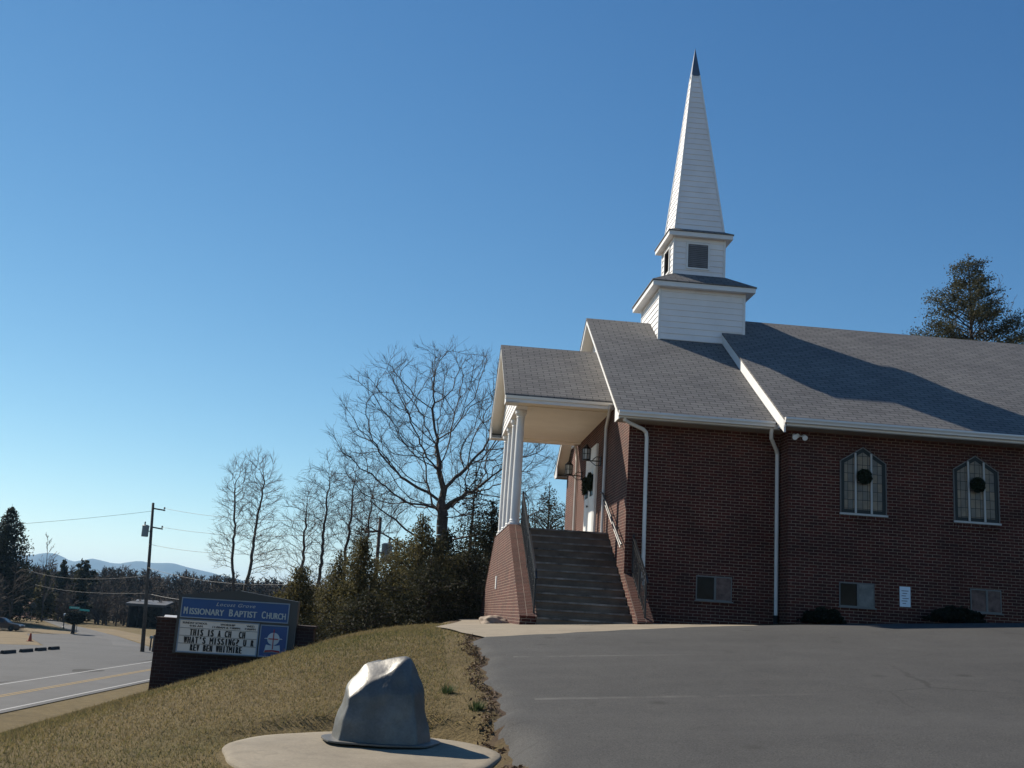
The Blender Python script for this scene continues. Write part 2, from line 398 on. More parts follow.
def asphalt_mat(name, c, speck=1.0, cracks=True, stains=False):
    m, nt, b = new_mat(name); co = objco(nt)
    a = noise_tex(nt, co, .28, 5, .6); f = noise_tex(nt, co, 55, 3, .75); p = noise_tex(nt, co, 2.0, 6, .65)
    base = ramp(nt, a.outputs[0], [(.3, tuple(x*.84 for x in c)), (.7, tuple(x*1.12 for x in c))])
    v = ramp(nt, f.outputs[0], [(.25, (1-.45*speck,)*3), (.75, (1+.5*speck,)*3)])
    v2 = ramp(nt, p.outputs[0], [(.3, (.88, .88, .89)), (.7, (1.1, 1.1, 1.08))])
    o = mixc(nt, 1, base.outputs[0], v.outputs[0], 'MULTIPLY'); o = mixc(nt, 1, o, v2.outputs[0], 'MULTIPLY')
    # scattered pale chippings
    vo = N(nt, 'ShaderNodeTexVoronoi', Scale=9.0); L(nt, co, vo.inputs['Vector'])
    r = ramp(nt, vo.outputs['Distance'], [(.045, (1, 1, 1)), (.07, (0, 0, 0))])
    o = mixc(nt, r.outputs[0], o, rgb(*[x*2.0 for x in c]))
    if cracks:
        w = noise_tex(nt, co, 1.1, 5, .7); mpn = mixc(nt, .18, co, w.outputs['Color'])
        vc = N(nt, 'ShaderNodeTexVoronoi', Scale=.42); vc.feature = 'DISTANCE_TO_EDGE'; L(nt, mpn, vc.inputs['Vector'])
        cr = ramp(nt, vc.outputs['Distance'], [(.0035, (1, 1, 1)), (.008, (0, 0, 0))])
        mk = ramp(nt, noise_tex(nt, co, .17, 2, .5).outputs[0], [(.52, (0, 0, 0)), (.6, (1, 1, 1))])
        cf = mixc(nt, 1, cr.outputs[0], mk.outputs[0], 'MULTIPLY')
        o = mixc(nt, cf, o, rgb(.038, .037, .036))
    if stains:
        s1 = noise_tex(nt, co, .9, 6, .7); s1.inputs['Distortion'].default_value = .8
        o = mixc(nt, ramp(nt, s1.outputs[0], [(.60, (0, 0, 0)), (.74, (.55, .55, .55))]).outputs[0], o, rgb(.026, .025, .024))
        mp = N(nt, 'ShaderNodeMapping'); mp.inputs['Scale'].default_value = (.10, 1.4, 1); mp.inputs['Rotation'].default_value = (0, 0, R(-14)); L(nt, co, mp.inputs[0])
        s2 = noise_tex(nt, mp.outputs[0], 1.0, 5, .65)
        o = mixc(nt, ramp(nt, s2.outputs[0], [(.52, (0, 0, 0)), (.70, (.45, .45, .45))]).outputs[0], o, rgb(*[x*1.35 for x in c]))
        vs_ = N(nt, 'ShaderNodeTexVoronoi', Scale=.75); L(nt, co, vs_.inputs['Vector'])
        o = mixc(nt, ramp(nt, vs_.outputs['Distance'], [(.03, (.8, .8, .8)), (.11, (0, 0, 0))]).outputs[0], o, rgb(.03, .029, .028))
        # worn bay lines: y = y0 + slope*x, paint mostly gone
        sx = N(nt, 'ShaderNodeSeparateXYZ'); L(nt, co, sx.inputs[0]); wear = noise_tex(nt, co, 1.8, 6, .75)
        for y0, sp, xa, xb in ((15.6, .03, 1.4, 4.6), (12.55, .03, 1.4, 5.2), (18.2, .04, 1.9, 4.4)):
            t = N(nt, 'ShaderNodeMath', _operation='MULTIPLY_ADD'); L(nt, sx.outputs[0], t.inputs[0]); t.inputs[1].default_value = -sp; L(nt, sx.outputs[1], t.inputs[2])
            a1 = N(nt, 'ShaderNodeMath', _operation='COMPARE'); L(nt, t.outputs[0], a1.inputs[0]); a1.inputs[1].default_value = y0; a1.inputs[2].default_value = .055
            mr = N(nt, 'ShaderNodeMapRange'); L(nt, sx.outputs[0], mr.inputs[0]); mr.inputs[1].default_value = xb; mr.inputs[2].default_value = xb-2.2
            g1 = N(nt, 'ShaderNodeMath', _operation='GREATER_THAN'); L(nt, sx.outputs[0], g1.inputs[0]); g1.inputs[1].default_value = xa
            q = N(nt, 'ShaderNodeMath', _operation='MULTIPLY'); L(nt, a1.outputs[0], q.inputs[0]); L(nt, mr.outputs[0], q.inputs[1])
            q2 = N(nt, 'ShaderNodeMath', _operation='MULTIPLY'); L(nt, q.outputs[0], q2.inputs[0]); L(nt, g1.outputs[0], q2.inputs[1])
            q3 = N(nt, 'ShaderNodeMath', _operation='MULTIPLY'); L(nt, q2.outputs[0], q3.inputs[0]); L(nt, ramp(nt, wear.outputs[0], [(.38, (0, 0, 0)), (.62, (.75, .75, .75))]).outputs[0], q3.inputs[1])
            o = mixc(nt, q3.outputs[0], o, rgb(.115, .112, .106))
    L(nt, o, b.inputs['Base Color']); b.inputs['Roughness'].default_value = .88; b.inputs['Specular IOR Level'].default_value = .25
    bump(nt, f.outputs[0], .7, .008, b)
    return m
M['asphalt'] = asphalt_mat('lot_asphalt', (.0545, .0540, .0530), 1.3, True, True)
M['road_asphalt'] = asphalt_mat('road_asphalt', (.086, .086, .088), .5, False)
M['apron_asphalt'] = asphalt_mat('apron_asphalt', (.068, .069, .072), .5, False)
M['dark_oval'] = asphalt_mat('dark_oval', (.020, .020, .021), .5, False)
def concrete_mat(name, c, stain=False):
    m, nt, b = new_mat(name); co = objco(nt)
    a = noise_tex(nt, co, 1.2, 6, .65); f = noise_tex(nt, co, 40, 3, .7)
    base = ramp(nt, a.outputs[0], [(.3, tuple(x*.8 for x in c)), (.7, tuple(x*1.12 for x in c))])
    v = ramp(nt, f.outputs[0], [(.3, (.85, .85, .85)), (.7, (1.12, 1.12, 1.12))])
    o = mixc(nt, 1, base.outputs[0], v.outputs[0], 'MULTIPLY')
    if stain:
        s1 = noise_tex(nt, co, 2.6, 7, .75); s1.inputs['Distortion'].default_value = 1.2
        o = mixc(nt, ramp(nt, s1.outputs[0], [(.50, (0, 0, 0)), (.72, (.65, .65, .65))]).outputs[0], o, rgb(.13, .11, .082))
        s2 = noise_tex(nt, co, .9, 5, .7); o = mixc(nt, ramp(nt, s2.outputs[0], [(.45, (0, 0, 0)), (.7, (.35, .35, .35))]).outputs[0], o, rgb(.30, .27, .215))
    L(nt, o, b.inputs['Base Color'])
    b.inputs['Roughness'].default_value = .9; bump(nt, f.outputs[0], .3, .004, b)
    return m
M['concrete'] = concrete_mat('concrete', (.25, .21, .155))

def edge_x(Y): return .93+.05*np.sin(Y*2.1)+.04*np.sin(Y*5.3+1)+.03*np.sin(Y*11.7)
def lot_top(X): return np.interp(X, [0, 1.3, 3, 4.8, 6.5, 9, 14, 40], [17.7, 17.9, 18.7, 19.6, 20.5, 21.1, 21.4, 21.4])
lu = axis([(0, 3, .15), (3, 13, .4), (13, 42, 2)]); lt_ = axis([(0, .4, .05), (.4, .99, .004)])
def lot_sheet():
    U, T = np.meshgrid(lu, np.append(lt_, 1.0))
    Y = -12+T*(lot_top(1.0+U)+.04*np.sin(U*3.1)+.03*np.sin(U*7.7)+12); X = edge_x(Y)+U
    Z = ground(X, Y)+.035
    Z = np.where(U < .01, Z-.05, Z)
    V = np.stack([X.ravel(), Y.ravel(), Z.ravel()], 1); nx = len(lu)
    ii, jj = np.meshgrid(np.arange(nx-1), np.arange(U.shape[0]-1)); q = jj*nx+ii
    return np_mesh('parking_lot', V, np.stack([q, q+1, q+nx+1, q+nx], -1).reshape(-1, 4), M['asphalt'], None, True)
tag(lot_sheet(), kind='structure')
def in_poly(px, py, poly):
    ins = np.zeros(px.shape, bool); n = len(poly)
    for i in range(n):
        x0, y0 = poly[i]; x1, y1 = poly[(i+1) % n]
        c = ((y0 > py) != (y1 > py)) & (px < (x1-x0)*(py-y0)/((y1-y0) or 1e-9)+x0); ins ^= c
    return ins
walk_poly = [(.35, 21.0), (.75, 18.8), (1.25, 17.6), (3.2, 18.5), (4.9, 19.4), (6.6, 20.3), (6.6, 21.0), (5.2, 22.2), (4.9, 24), (2.2, 24), (2.2, 38), (1.3, 38), (1.2, 30), (.8, 25)]
def walk_sheet():
    bm = bmesh.new(); P = []
    n = len(walk_poly)
    for i in range(n):
        p, q = np.array(walk_poly[i]), np.array(walk_poly[(i+1) % n]); k = max(1, int(np.linalg.norm(q-p)/.3))
        for t in range(k): P.append(p+(q-p)*t/k)
    vs_ = [bm.verts.new((x, y, 0)) for x, y in P]; f = bm.faces.new(vs_)
    for ax_, lo, hi in ((0, 0, 7), (1, 17, 38)):
        for c in np.arange(lo, hi, .3):
            no = (1, 0, 0) if ax_ == 0 else (0, 1, 0); co = (c, 0, 0) if ax_ == 0 else (0, c, 0)
            bmesh.ops.bisect_plane(bm, geom=bm.verts[:]+bm.edges[:]+bm.faces[:], plane_co=co, plane_no=no)
    for v in bm.verts: v.co.z = gz(v.co.x, v.co.y)+.031
    bmesh.ops.recalc_face_normals(bm, faces=bm.faces[:])
    if sum(f.normal.z for f in bm.faces) < 0: bmesh.ops.reverse_faces(bm, faces=bm.faces[:])
    me = bpy.data.meshes.new('concrete_walk'); bm.to_mesh(me); bm.free(); me.materials.append(M['concrete'])
    o = bpy.data.objects.new('concrete_walk', me); link(o); return o
tag(walk_sheet(), kind='structure')

def paint_mat(name, c, wear, under):
    m, nt, b = new_mat(name); co = objco(nt)
    n = noise_tex(nt, co, 2.2, 6, .75); f = noise_tex(nt, co, 40, 3, .7)
    ad = N(nt, 'ShaderNodeMath', _operation='MULTIPLY_ADD'); L(nt, f.outputs[0], ad.inputs[0]); ad.inputs[1].default_value = .5; L(nt, n.outputs[0], ad.inputs[2])
    r = ramp(nt, ad.outputs[0], [(wear, (0, 0, 0)), (wear+.12, (1, 1, 1))])
    L(nt, mixc(nt, r.outputs[0], rgb(*under), rgb(*c)), b.inputs['Base Color']); b.inputs['Roughness'].default_value = .85
    return m
M['faded_paint'] = paint_mat('faded_paint', (.15, .148, .143), .70, (.078, .0755, .0725))
M['road_white'] = paint_mat('road_white', (.34, .34, .335), .45, (.086, .086, .088))
M['road_yellow'] = paint_mat('road_yellow', (.25, .165, .055), .48, (.086, .086, .088))
def strip(name, pts, w, dz, mat, n=40):
    """painted line along pts (x,y) following the ground"""
    P = np.array(pts, float); d = np.linalg.norm(np.diff(P, axis=0), axis=1); s = np.concatenate([[0], np.cumsum(d)])
    t = np.linspace(0, s[-1], n); X = np.interp(t, s, P[:, 0]); Y = np.interp(t, s, P[:, 1])
    tx = np.gradient(X); ty = np.gradient(Y); l = np.hypot(tx, ty); nx, ny = -ty/l, tx/l
    a = np.stack([X+nx*w/2, Y+ny*w/2], 1); b_ = np.stack([X-nx*w/2, Y-ny*w/2], 1)
    V = np.empty((2*n, 3)); V[0::2, :2] = a; V[1::2, :2] = b_; V[:, 2] = ground(V[:, 0], V[:, 1])+dz
    k = np.arange(n-1)*2; Fc = np.stack([k, k+1, k+3, k+2], 1)
    o = np_mesh(name, V, Fc, mat); return tag(o, kind='structure')
# main road, its lines, the apron and the side road in the valley
def rc(Y): return -19.6+.053*(Y-49.7)
Ys = np.linspace(-60, 420, 60)
def flat_strip(name, f0, f1, dz, mat, ys=Ys):
    V = np.empty((2*len(ys), 3)); V[0::2, 0] = f0(ys); V[1::2, 0] = f1(ys); V[0::2, 1] = V[1::2, 1] = ys; V[:, 2] = VAL+dz
    k = np.arange(len(ys)-1)*2; o = np_mesh(name, V, np.stack([k, k+1, k+3, k+2], 1), mat); return tag(o, kind='structure')
ZR = .035
flat_strip('road', lambda y: rc(y)-3.0, lambda y: rc(y)+2.95, ZR, M['road_asphalt'])
for off, mt in ((-2.55, 'road_white'), (2.5, 'road_white'), (-.14, 'road_yellow'), (.14, 'road_yellow')):
    flat_strip('road_line', lambda y, o=off: rc(y)+o-.07, lambda y, o=off: rc(y)+o+.07, ZR+.006, M[mt])
def flat_poly(name, pts, dz, mat, smooth=True):
    mb = MB(); mb.poly([(x, y, VAL+dz) for x, y in pts]); return tag(mb.build(name, mat, uv=False), kind='structure')
apron = [(-21.0, 73), (-20.6, 98), (-25.2, 107), (-34, 128), (-39, 130), (-42, 122), (-37.2, 110), (-33, 100.5), (-38, 97.5), (-46, 96), (-52, 70), (-22.5, 58)]
flat_poly('apron', apron, ZR-.012, M['apron_asphalt'])
side = [(-24.5, 106), (-34, 128.5), (-39.3, 139.4), (-44.3, 149.8), (-48.7, 158), (-57, 176.7), (-70, 202), (-78, 202), (-63.5, 185.5), (-56, 169), (-47, 148), (-42, 137), (-38.8, 129.6), (-32, 118), (-29, 108)]
flat_poly('side_road', side, ZR-.006, M['road_asphalt'])
pp = [(-21.75+.9*math.cos(t)*(1+.15*math.sin(3*t)), 73.4+1.7*math.sin(t)*(1+.1*math.cos(2*t))) for t in np.linspace(0, 2*math.pi, 22)[:-1]]
flat_poly('dark_road_oval', [(x+.6, y) for x, y in pp], ZR+.004, M['dark_oval'])  # dark oval sheet lying on the road

# distant mountains: two folded ranges as real relief
def mountains():
    m = plain('mountain_forest', (.055, .06, .055), .95, .3, .002)
    px = [-6000, -4200, -3600, -3300, -3027, -2885, -2748, -2702, -2631, -2555, -2490, -2432, -2367, -2302, -2251, -2186, -2043, -1964, -1809, -1695, -1556, -1423, -1200, -900, -500, 500, 4000]
    pz = [150, 230, 225, 215, 208, 200, 220, 237, 235, 197, 187, 201, 218, 206, 195, 192, 223, 214, 224, 198, 176, 149, 115, 85, 60, 40, 30]
    xs = np.linspace(-6000, 4000, 260); ys = np.linspace(7400, 9600, 46)
    XX, YY = np.meshgrid(xs, ys)
    ridge = np.interp(XX, px, pz)
    prof = np.exp(-((YY-8000)/520)**2*.9)
    nz = np.array([[noise.fractal(Vector((x/420, y/420, .3)), 1.0, 2.0, 5) for x in xs] for y in ys])
    Z = VAL+ridge*prof+nz*12*prof*(.3+np.abs(YY-8000)/500)-4
    V = np.stack([XX.ravel(), YY.ravel(), Z.ravel()], 1); nx = len(xs)
    ii, jj = np.meshgrid(np.arange(nx-1), np.arange(len(ys)-1)); q = jj*nx+ii
    o = np_mesh('mountains', V, np.stack([q, q+1, q+nx+1, q+nx], -1).reshape(-1, 4), m, None, True)
    tag(o, kind='structure')
mountains()

# ------------------------------------------------------------------ church
church = empty('church', (4.5, 23.8, -.2), 'red brick church with grey shingle roof, white steeple and columned porch above the parking lot', 'church')
SV, SN, SP = .65, .639, .65                       # roof slopes
RY = 29.1
def zv(y): return 4.66+(min(y, 2*RY-y)-23.3)*SV    # top of vestibule roof
def zn(y): return 4.68+(min(y, 2*RY-y)-22.75)*SN   # top of nave roof
def zp(y): return 7.44-abs(y-RY)*SP                # top of porch roof

# walls
w = MB(); w.prism([(23.8, -.9), (34.4, -.9), (34.4, 4.50), (23.8, 4.50)], 4.5, 8.06)
church_wall = w.build('vestibule_wall', M['brick'], church)
w = MB(); w.prism([(23.2, -.9), (35.0, -.9), (35.0, 4.50), (RY, 8.35), (23.2, 4.50)], 8.05, 34)
nave_wall = w.build('nave_wall', M['brick_side'], church)

def gable_roof(name, x0, x1, ye, zf, th, parent):
    yf = 2*RY-ye; ze = zf(ye); zr = zf(RY)
    m = MB(); m.prism([(ye, ze), (RY, zr), (yf, ze), (yf, ze-th), (RY, zr-th), (ye, ze-th)], x0, x1)
    return m.build(name, M['shingle'], parent)
vroof = gable_roof('vestibule_roof', 4.13, 8.0, 23.28, zv, .05, church)
nroof = gable_roof('nave_roof', 7.78, 34.3, 22.72, zn, .05, church)
proof = gable_roof('porch_roof', 1.73, 4.5, 25.98, zp, .05, church)

def trim(name, x0, x1, ye, zf, drop, parent, mat='white'):
    """sloped boards under the roof edge between x0 and x1 (both slopes)"""
    m = MB(); yf = 2*RY-ye; e = .052
    for sgn in (0, 1):
        ya, yb = (ye, RY) if sgn == 0 else (yf, RY)
        m.prism([(ya, zf(ya)-e), (yb, zf(yb)-e), (yb, zf(yb)-e-drop), (ya, zf(ya)-e-drop)], x0, x1)
    return m.build(name, M[mat], parent)
trim('rake_board', 4.145, 4.18, 23.31, zv, .13, vroof)
trim('rake_board', 7.795, 7.84, 22.78, zn, .30, nroof)
trim('rake_board', 1.745, 1.78, 26.02, zp, .13, proof)
trim('rake_soffit', 4.182, 4.5, 23.36, zv, .02, vroof, 'soffit')
trim('rake_soffit', 7.842, 8.05, 22.84, zn, .02, nroof, 'soffit')
trim('rake_soffit', 1.782, 2.1, 26.06, zp, .02, proof, 'soffit')

# eave soffits, box ends and gutters
def gutter(name, x0, x1, y, z, d, parent, sgn=1):
    """ogee gutter along x; y is the roof edge, d its projection"""
    o = -d*sgn
    p = [(y, z), (y+o*.92, z), (y+o, z-.015), (y+o, z-.04), (y+o*.78, z-.075), (y+o*.72, z-.115), (y, z-.12)]
    m = MB(); m.prism(p, x0, x1); return m.build(name, M['gutter'], parent)
m = MB(); m.box(4.16, 8.05, 23.31, 23.83, 4.478, 4.498); m.build('eave_soffit', M['eave_under'], vroof)
m = MB(); m.box(4.16, 8.05, 34.37, 34.89, 4.478, 4.498); m.build('eave_soffit', M['eave_under'], vroof)
m = MB(); m.box(7.80, 34.2, 22.75, 23.23, 4.478, 4.498); m.build('eave_soffit', M['eave_under'], nroof)
m = MB(); m.box(4.17, 8.05, 23.30, 23.325, 4.50, 4.605); m.box(4.17, 8.05, 34.875, 34.90, 4.50, 4.605); build_each(m, 'fascia', M['white'], vroof)
m = MB(); m.box(7.85, 34.2, 22.74, 22.765, 4.50, 4.62); build_each(m, 'fascia', M['white'], nroof)
# closed box ends of the eaves, facing the front
for (ya, yb, f, x0, pr) in ((23.29, 23.80, zv, 4.15, vroof), (34.91, 34.40, zv, 4.15, vroof), (22.74, 23.2, zn, 7.80, nroof)):
    m = MB(); m.prism([(ya, 4.47), (ya, f(ya)-.06), (yb, f(yb)-.06), (yb, 4.47)], x0, x0+.03); m.build('eave_return', M['white'], pr)
gutter('gutter', 4.14, 7.74, 23.29, 4.645, .12, vroof)
gutter('gutter', 4.14, 8.0, 34.91, 4.645, .12, vroof, -1)
gutter('gutter', 7.79, 34.3, 22.735, 4.665, .12, nroof)
for ya, yb in ((25.965, 25.999), (32.201, 32.235)):
    m = MB(); m.box(1.76, 4.46, ya, yb, zp(25.98)-.125, zp(25.98)-.05); m.build('drip_edge', M['soffit'], proof)

def lap_face(m, A, B, z0, z1, out, exp=.17, top=None):
    """lap siding on a vertical face from A to B (xy), clipped by top(t) if given; out = unit xy outward"""
    n = max(1, int(math.ceil((z1-z0)/exp)))
    A = Vector((*A, 0)); B = Vector((*B, 0)); o = Vector((*out, 0))
    for k in range(n):
        za = z0+k*exp; zb = min(z1, za+exp)
        if top is None: spans = (0.0, 1.0, 0.0, 1.0)
        else:
            spans = top(za, zb)
            if spans is None: continue
        a0 = A.lerp(B, spans[0]); a1 = A.lerp(B, spans[1]); b0 = A.lerp(B, spans[2]); b1 = A.lerp(B, spans[3])
        lo = o*.022; hi = o*.005; Z = Vector((0, 0, 1))
        m.poly([a0+lo+Z*za, a1+lo+Z*za, b1+hi+Z*zb, b0+hi+Z*zb])
        m.poly([a0+Z*za, a1+Z*za, a1+lo+Z*za, a0+lo+Z*za])
def gable_top(ylo, yhi, zf, gap):
    W = yhi-ylo
    def f(za, zb):
        za_ = za; zb_ = zb
        def span(z):
            half = (zf(RY)-gap-z)/SV
            if half <= 0: return None
            lo = max(ylo, RY-half); hi = min(yhi, RY+half)
            return ((lo-ylo)/W, (hi-ylo)/W)
        s0 = span(za_)
        if s0 is None: return None
        s1 = span(zb_) or (.5*(s0[0]+s0[1]),)*2
        return (s0[0], s0[1], s1[0], s1[1])
    return f
# white siding in the two gables
m = MB(); lap_face(m, (4.492, 23.8), (4.492, 34.4), 5.30, 8.4, (-1, 0), .17, gable_top(23.8, 34.4, zv, .10))
m.prism([(24.75, 5.30), (RY, 8.30), (33.45, 5.30)], 4.493, 4.52); m.build('gable_siding', M['siding'], church)
w = MB(); w.prism([(23.8, 4.50), (34.4, 4.50), (33.2, 5.28), (25.0, 5.28)], 4.5, 4.56); w.build('gable_brick', M['brick'], church)
m = MB(); lap_face(m, (2.1, 26.45), (2.1, 31.75), 5.20, 7.4, (-1, 0), .17, gable_top(26.45, 31.75, zp, .10))
m.prism([(26.45, 5.20), (26.45, zp(26.45)-.1), (RY, 7.30), (31.75, zp(26.45)-.1), (31.75, 5.20)], 2.101, 2.38); m.build('porch_gable', M['siding'], proof)
# porch ceiling with two seams, and side eave
m = MB(); m.box(2.38, 4.498, 26.03, 32.17, 5.215, 5.24); m.box(2.1, 2.379, 26.03, 26.449, 5.215, 5.24); m.box(2.1, 2.379, 31.751, 32.17, 5.215, 5.24); m.build('porch_ceiling', M['soffit'], proof)
m = MB(); m.box(2.381, 4.497, 31.55, 31.80, 5.185, 5.214); m.box(2.381, 4.497, 26.40, 26.62, 5.185, 5.214); build_each(m, 'ceiling_trim', M['soffit'], proof)
m = MB(); m.box(1.78, 4.497, 26.0, 26.025, 5.20, 5.36); m.box(1.78, 4.497, 32.175, 32.20, 5.20, 5.36); build_each(m, 'fascia', M['white'], proof)
for ya, yb in ((26.0, 26.45), (32.2, 31.75)):
    m = MB(); m.prism([(ya, 5.19), (ya, zp(ya)-.06), (yb, zp(yb)-.06), (yb, 5.19)], 1.76, 1.79); m.box(1.79, 2.1, min(ya, yb), max(ya, yb), 5.19, 5.212); m.build('eave_return', M['white'], proof)

# porch columns
for y in (27.05, 28.45, 29.85, 31.25):
    m = MB(); m.lathe([(.16, 2.22), (.16, 2.28), (.125, 2.30), (.135, 2.34), (.12, 2.37), (.118, 3.2), (.10, 4.98), (.115, 5.0), (.105, 5.03), (.13, 5.08), (.15, 5.10), (.15, 5.198)], (2.25, y, 0), 20)
    m.build('column', M['white'], church, False)
# pedestal wall beside the stairs with sloped shoulders
m = MB(); m.prism([(22.5, -.9), (22.5, -.02), (26.85, 2.20), (31.95, 2.20), (36.9, -.02), (36.9, -.9)], 2.10, 2.45)
ped = m.build('porch_pedestal', M['brick'], church)
M['coping'] = brick_mat('rowlock_coping', (.10, .024, .0155), (.066, .018, .0125), (.29, .22, .17), .1875, .0677, .0055, 0)
m = MB(); sl2 = (2.20+.02)/(26.85-22.5)
m.prism([(22.48, -.03), (26.84, 2.195), (26.84, 2.215), (31.96, 2.215), (31.96, 2.195), (36.92, -.03), (36.92, -.01), (31.97, 2.225), (26.83, 2.225), (22.48, -.01)], 2.09, 2.46)
m.build('coping', M['coping'], ped)
m = MB(); m.box(2.075, 2.10, 29.93, 30.2, .66, 1.02)
for k in range(5): m.box(2.068, 2.076, 29.95, 30.18, .69+k*.065, .71+k*.065)
m.build('vent', M['white'], ped)
# right cheek wall
m = MB(); m.prism([(22.1, -.9), (22.1, .0), (23.8, 1.03), (23.8, -.9)], 4.5, 4.84); cheek = m.build('stair_cheek', M['brick'], church)
m = MB(); m.prism([(22.08, -.005), (23.8, 1.035), (23.8, 1.06), (22.08, .02)], 4.49, 4.85); m.build('coping', M['coping'], cheek)
# stairs: 13 risers up to the landing and down the far side
NR = 13; rise = (2.1+.2)/NR; trd = .3
prof = [(22.45, -.9)]
for k in range(NR):
    prof += [(22.45+k*trd, -.2+k*rise if k else -.22), (22.45+k*trd, -.2+(k+1)*rise)]
top_y = 22.45+(NR-1)*trd
far = [(2*29.2-y, z) for y, z in prof[::-1]]
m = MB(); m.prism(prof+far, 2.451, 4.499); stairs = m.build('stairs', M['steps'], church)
m = MB()
for k in range(NR):
    y = 22.45+k*trd; z = -.2+(k+1)*rise
    m.box(2.46, 4.49, y-.022, y+.02, z-.035, z+.004)
m.build('step_nosing', plain('worn_edge', (.17, .15, .132), .9, .75, 2.6), stairs)

m = MB(); m.box(2.455, 4.495, 26.08, 32.32, 2.094, 2.112); m.build('landing', M['landing'], stairs)
# front door
door = MB(); door.box(4.44, 4.505, 28.12, 29.88, 2.1, 4.66)
dfr = door.build('door', M['white'], church)
for (a, b_) in ((28.2, 28.96), (29.02, 29.80)):
    m = MB(); m.box(4.425, 4.441, a, b_, 2.13, 4.02); lf = m.build('door_leaf', M['white'], dfr)
    mm = MB(); c = (a+b_)/2
for (a, b_) in ((28.2, 28.96), (29.02, 29.80)):
    m = MB()
    for (za, zb) in ((2.3, 2.9), (3.05, 3.2)): m.box(4.417, 4.426, a+.1, b_-.1, za, zb)
    m.build('door_panel', M['white'], dfr)
    m = MB(); m.box(4.416, 4.426, a+.16, b_-.16, 3.28, 3.85); m.build('door_glass', M['dark_glass'], dfr)
m = MB(); m.box(4.43, 4.441, 28.25, 29.75, 4.1, 4.58); m.build('transom_panel', M['siding'], dfr)
m = MB(); m.lathe([(.03, -.05), (.035, -.03), (.02, 0)], (4.40, 28.93, 3.02), 10, 'x'); m.build('door_handle', M['rail_metal'], dfr)

# ---- windows of the side walls
def arch_window(xc, parent):
    Y = 23.2; wd = .54; zs, zsh, zpk = 2.68, 3.87, 4.215
    outer = [(xc-wd, zs), (xc+wd, zs), (xc+wd, zsh), (xc, zpk), (xc-wd, zsh)]
    def sh(d, e=0):  # inset outline
        return [(xc-wd+d, zs+d), (xc+wd-d, zs+d), (xc+wd-d, zsh-d*.45), (xc, zpk-d*1.2), (xc-wd+d, zsh-d*.45)]
    def ring(m, o, i, y0, y1):
        n = len(o)
        for k in range(n):
            j = (k+1) % n
            for (p, q, r_, s_) in ((o[k], o[j], i[j], i[k]),):
                a = [(p[0], y0, p[1]), (q[0], y0, q[1]), (r_[0], y0, r_[1]), (s_[0], y0, s_[1])]
                b_ = [(x, y1, z) for x, _, z in a]
                i0 = len(m.v); m.v += a+b_
                for f in ((0,1,2,3),(7,6,5,4),(0,4,5,1),(1,5,6,2),(2,6,7,3),(3,7,4,0)): m.f.append([i0+t for t in f])
    m = MB(); ring(m, outer, sh(.022), Y-.03, Y+.01); fr = m.build('window', M['frame_dull'], parent)
    m = MB(); ring(m, sh(.022), sh(.10), Y-.012, Y+.008); m.build('frame', M['dark_frame'], fr, uv=True)
    m = MB(); m.prism(sh(.10), Y-.006, Y+.004, 'y'); m.build('pane', M['leaded'], fr)
    for dx in (-.185, .185):
        m = MB(); m.box(xc+dx-.02, xc+dx+.02, Y-.045, Y-.013, zs+.02, zpk-.022-abs(dx)*(zpk-zsh)/wd-.012); m.build('mullion', M['mullion'], fr)
    m = MB(); m.box(xc-wd-.02, xc+wd+.02, Y-.05, Y-.031, zs-.03, zs+.012); m.build('sill', M['mullion'], fr)
    # brick soldier course over the point and rowlock sill under it
    m = MB()
    for s_ in (-1, 1):
        for k in range(9):
            t0 = k/9+.008; t1 = (k+1)/9-.008
            p = [(xc+s_*wd*(1-t), zsh+(zpk-zsh)*t) for t in (t0, t1)]
            nx, nz = s_*(zpk-zsh), wd; l = math.hypot(nx, nz); nx, nz = nx/l*.13, nz/l*.13
            m.prism([p[0], p[1], (p[1][0]+nx, p[1][1]+nz), (p[0][0]+nx, p[0][1]+nz)], Y-.012, Y+.02, 'y')
    m.build('brick_arch', M['brick_side'], fr); m = MB()
    for k in range(15):
        x = xc-wd+k*(2*wd/15); m.box(x+.006, x+2*wd/15-.006, Y-.03, Y+.02, zs-.15, zs-.035)
    m.build('brick_sill', M['brick_side'], fr)
    return fr
for xc in (9.785, 12.44): arch_window(xc, nave_wall)
for xc in (15.1, 17.75, 20.4): arch_window(xc, nave_wall)

def slider(x0, x1, z0, z1, Y, lm, rm, parent):
    m = MB(); e = .03
    m.box(x0, x1, Y-.02, Y+.01, z0, z0+e); m.box(x0, x1, Y-.02, Y+.01, z1-e, z1)
    m.box(x0, x0+e*.7, Y-.02, Y+.01, z0+e, z1-e); m.box(x1-e*.7, x1, Y-.02, Y+.01, z0+e, z1-e)
    xm = x0+(x1-x0)*.53
    m.box(xm-.022, xm+.022, Y-.026, Y+.01, z0+e, z1-e)
    fr = m.build('window', M['frame_dull'], parent)
    p = MB(); p.box(x0+e*.7, xm-.022, Y-.006, Y+.004, z0+e, z1-e); p.build('pane', lm, fr)
    p = MB(); p.box(xm+.022, x1-e*.7, Y-.010, Y+.004, z0+e, z1-e); p.build('pane', rm, fr)
    m = MB(); m.box(x0-.03, x1+.03, Y-.045, Y-.021, z0-.025, z0+.006); m.build('sill', M['frame_dull'], fr)
slider(6.15, 6.97, .57, 1.12, 23.8, M['dark_glass'], M['curtain'], church_wall)
slider(9.22, 10.02, .62, 1.16, 23.2, M['dark_glass'], M['curtain_pale'], nave_wall)
slider(12.23, 12.95, .68, 1.20, 23.2, M['curtain'], M['curtain'], nave_wall)
slider(15.0, 15.8, .72, 1.24, 23.2, M['dark_glass'], M['curtain'], nave_wall)

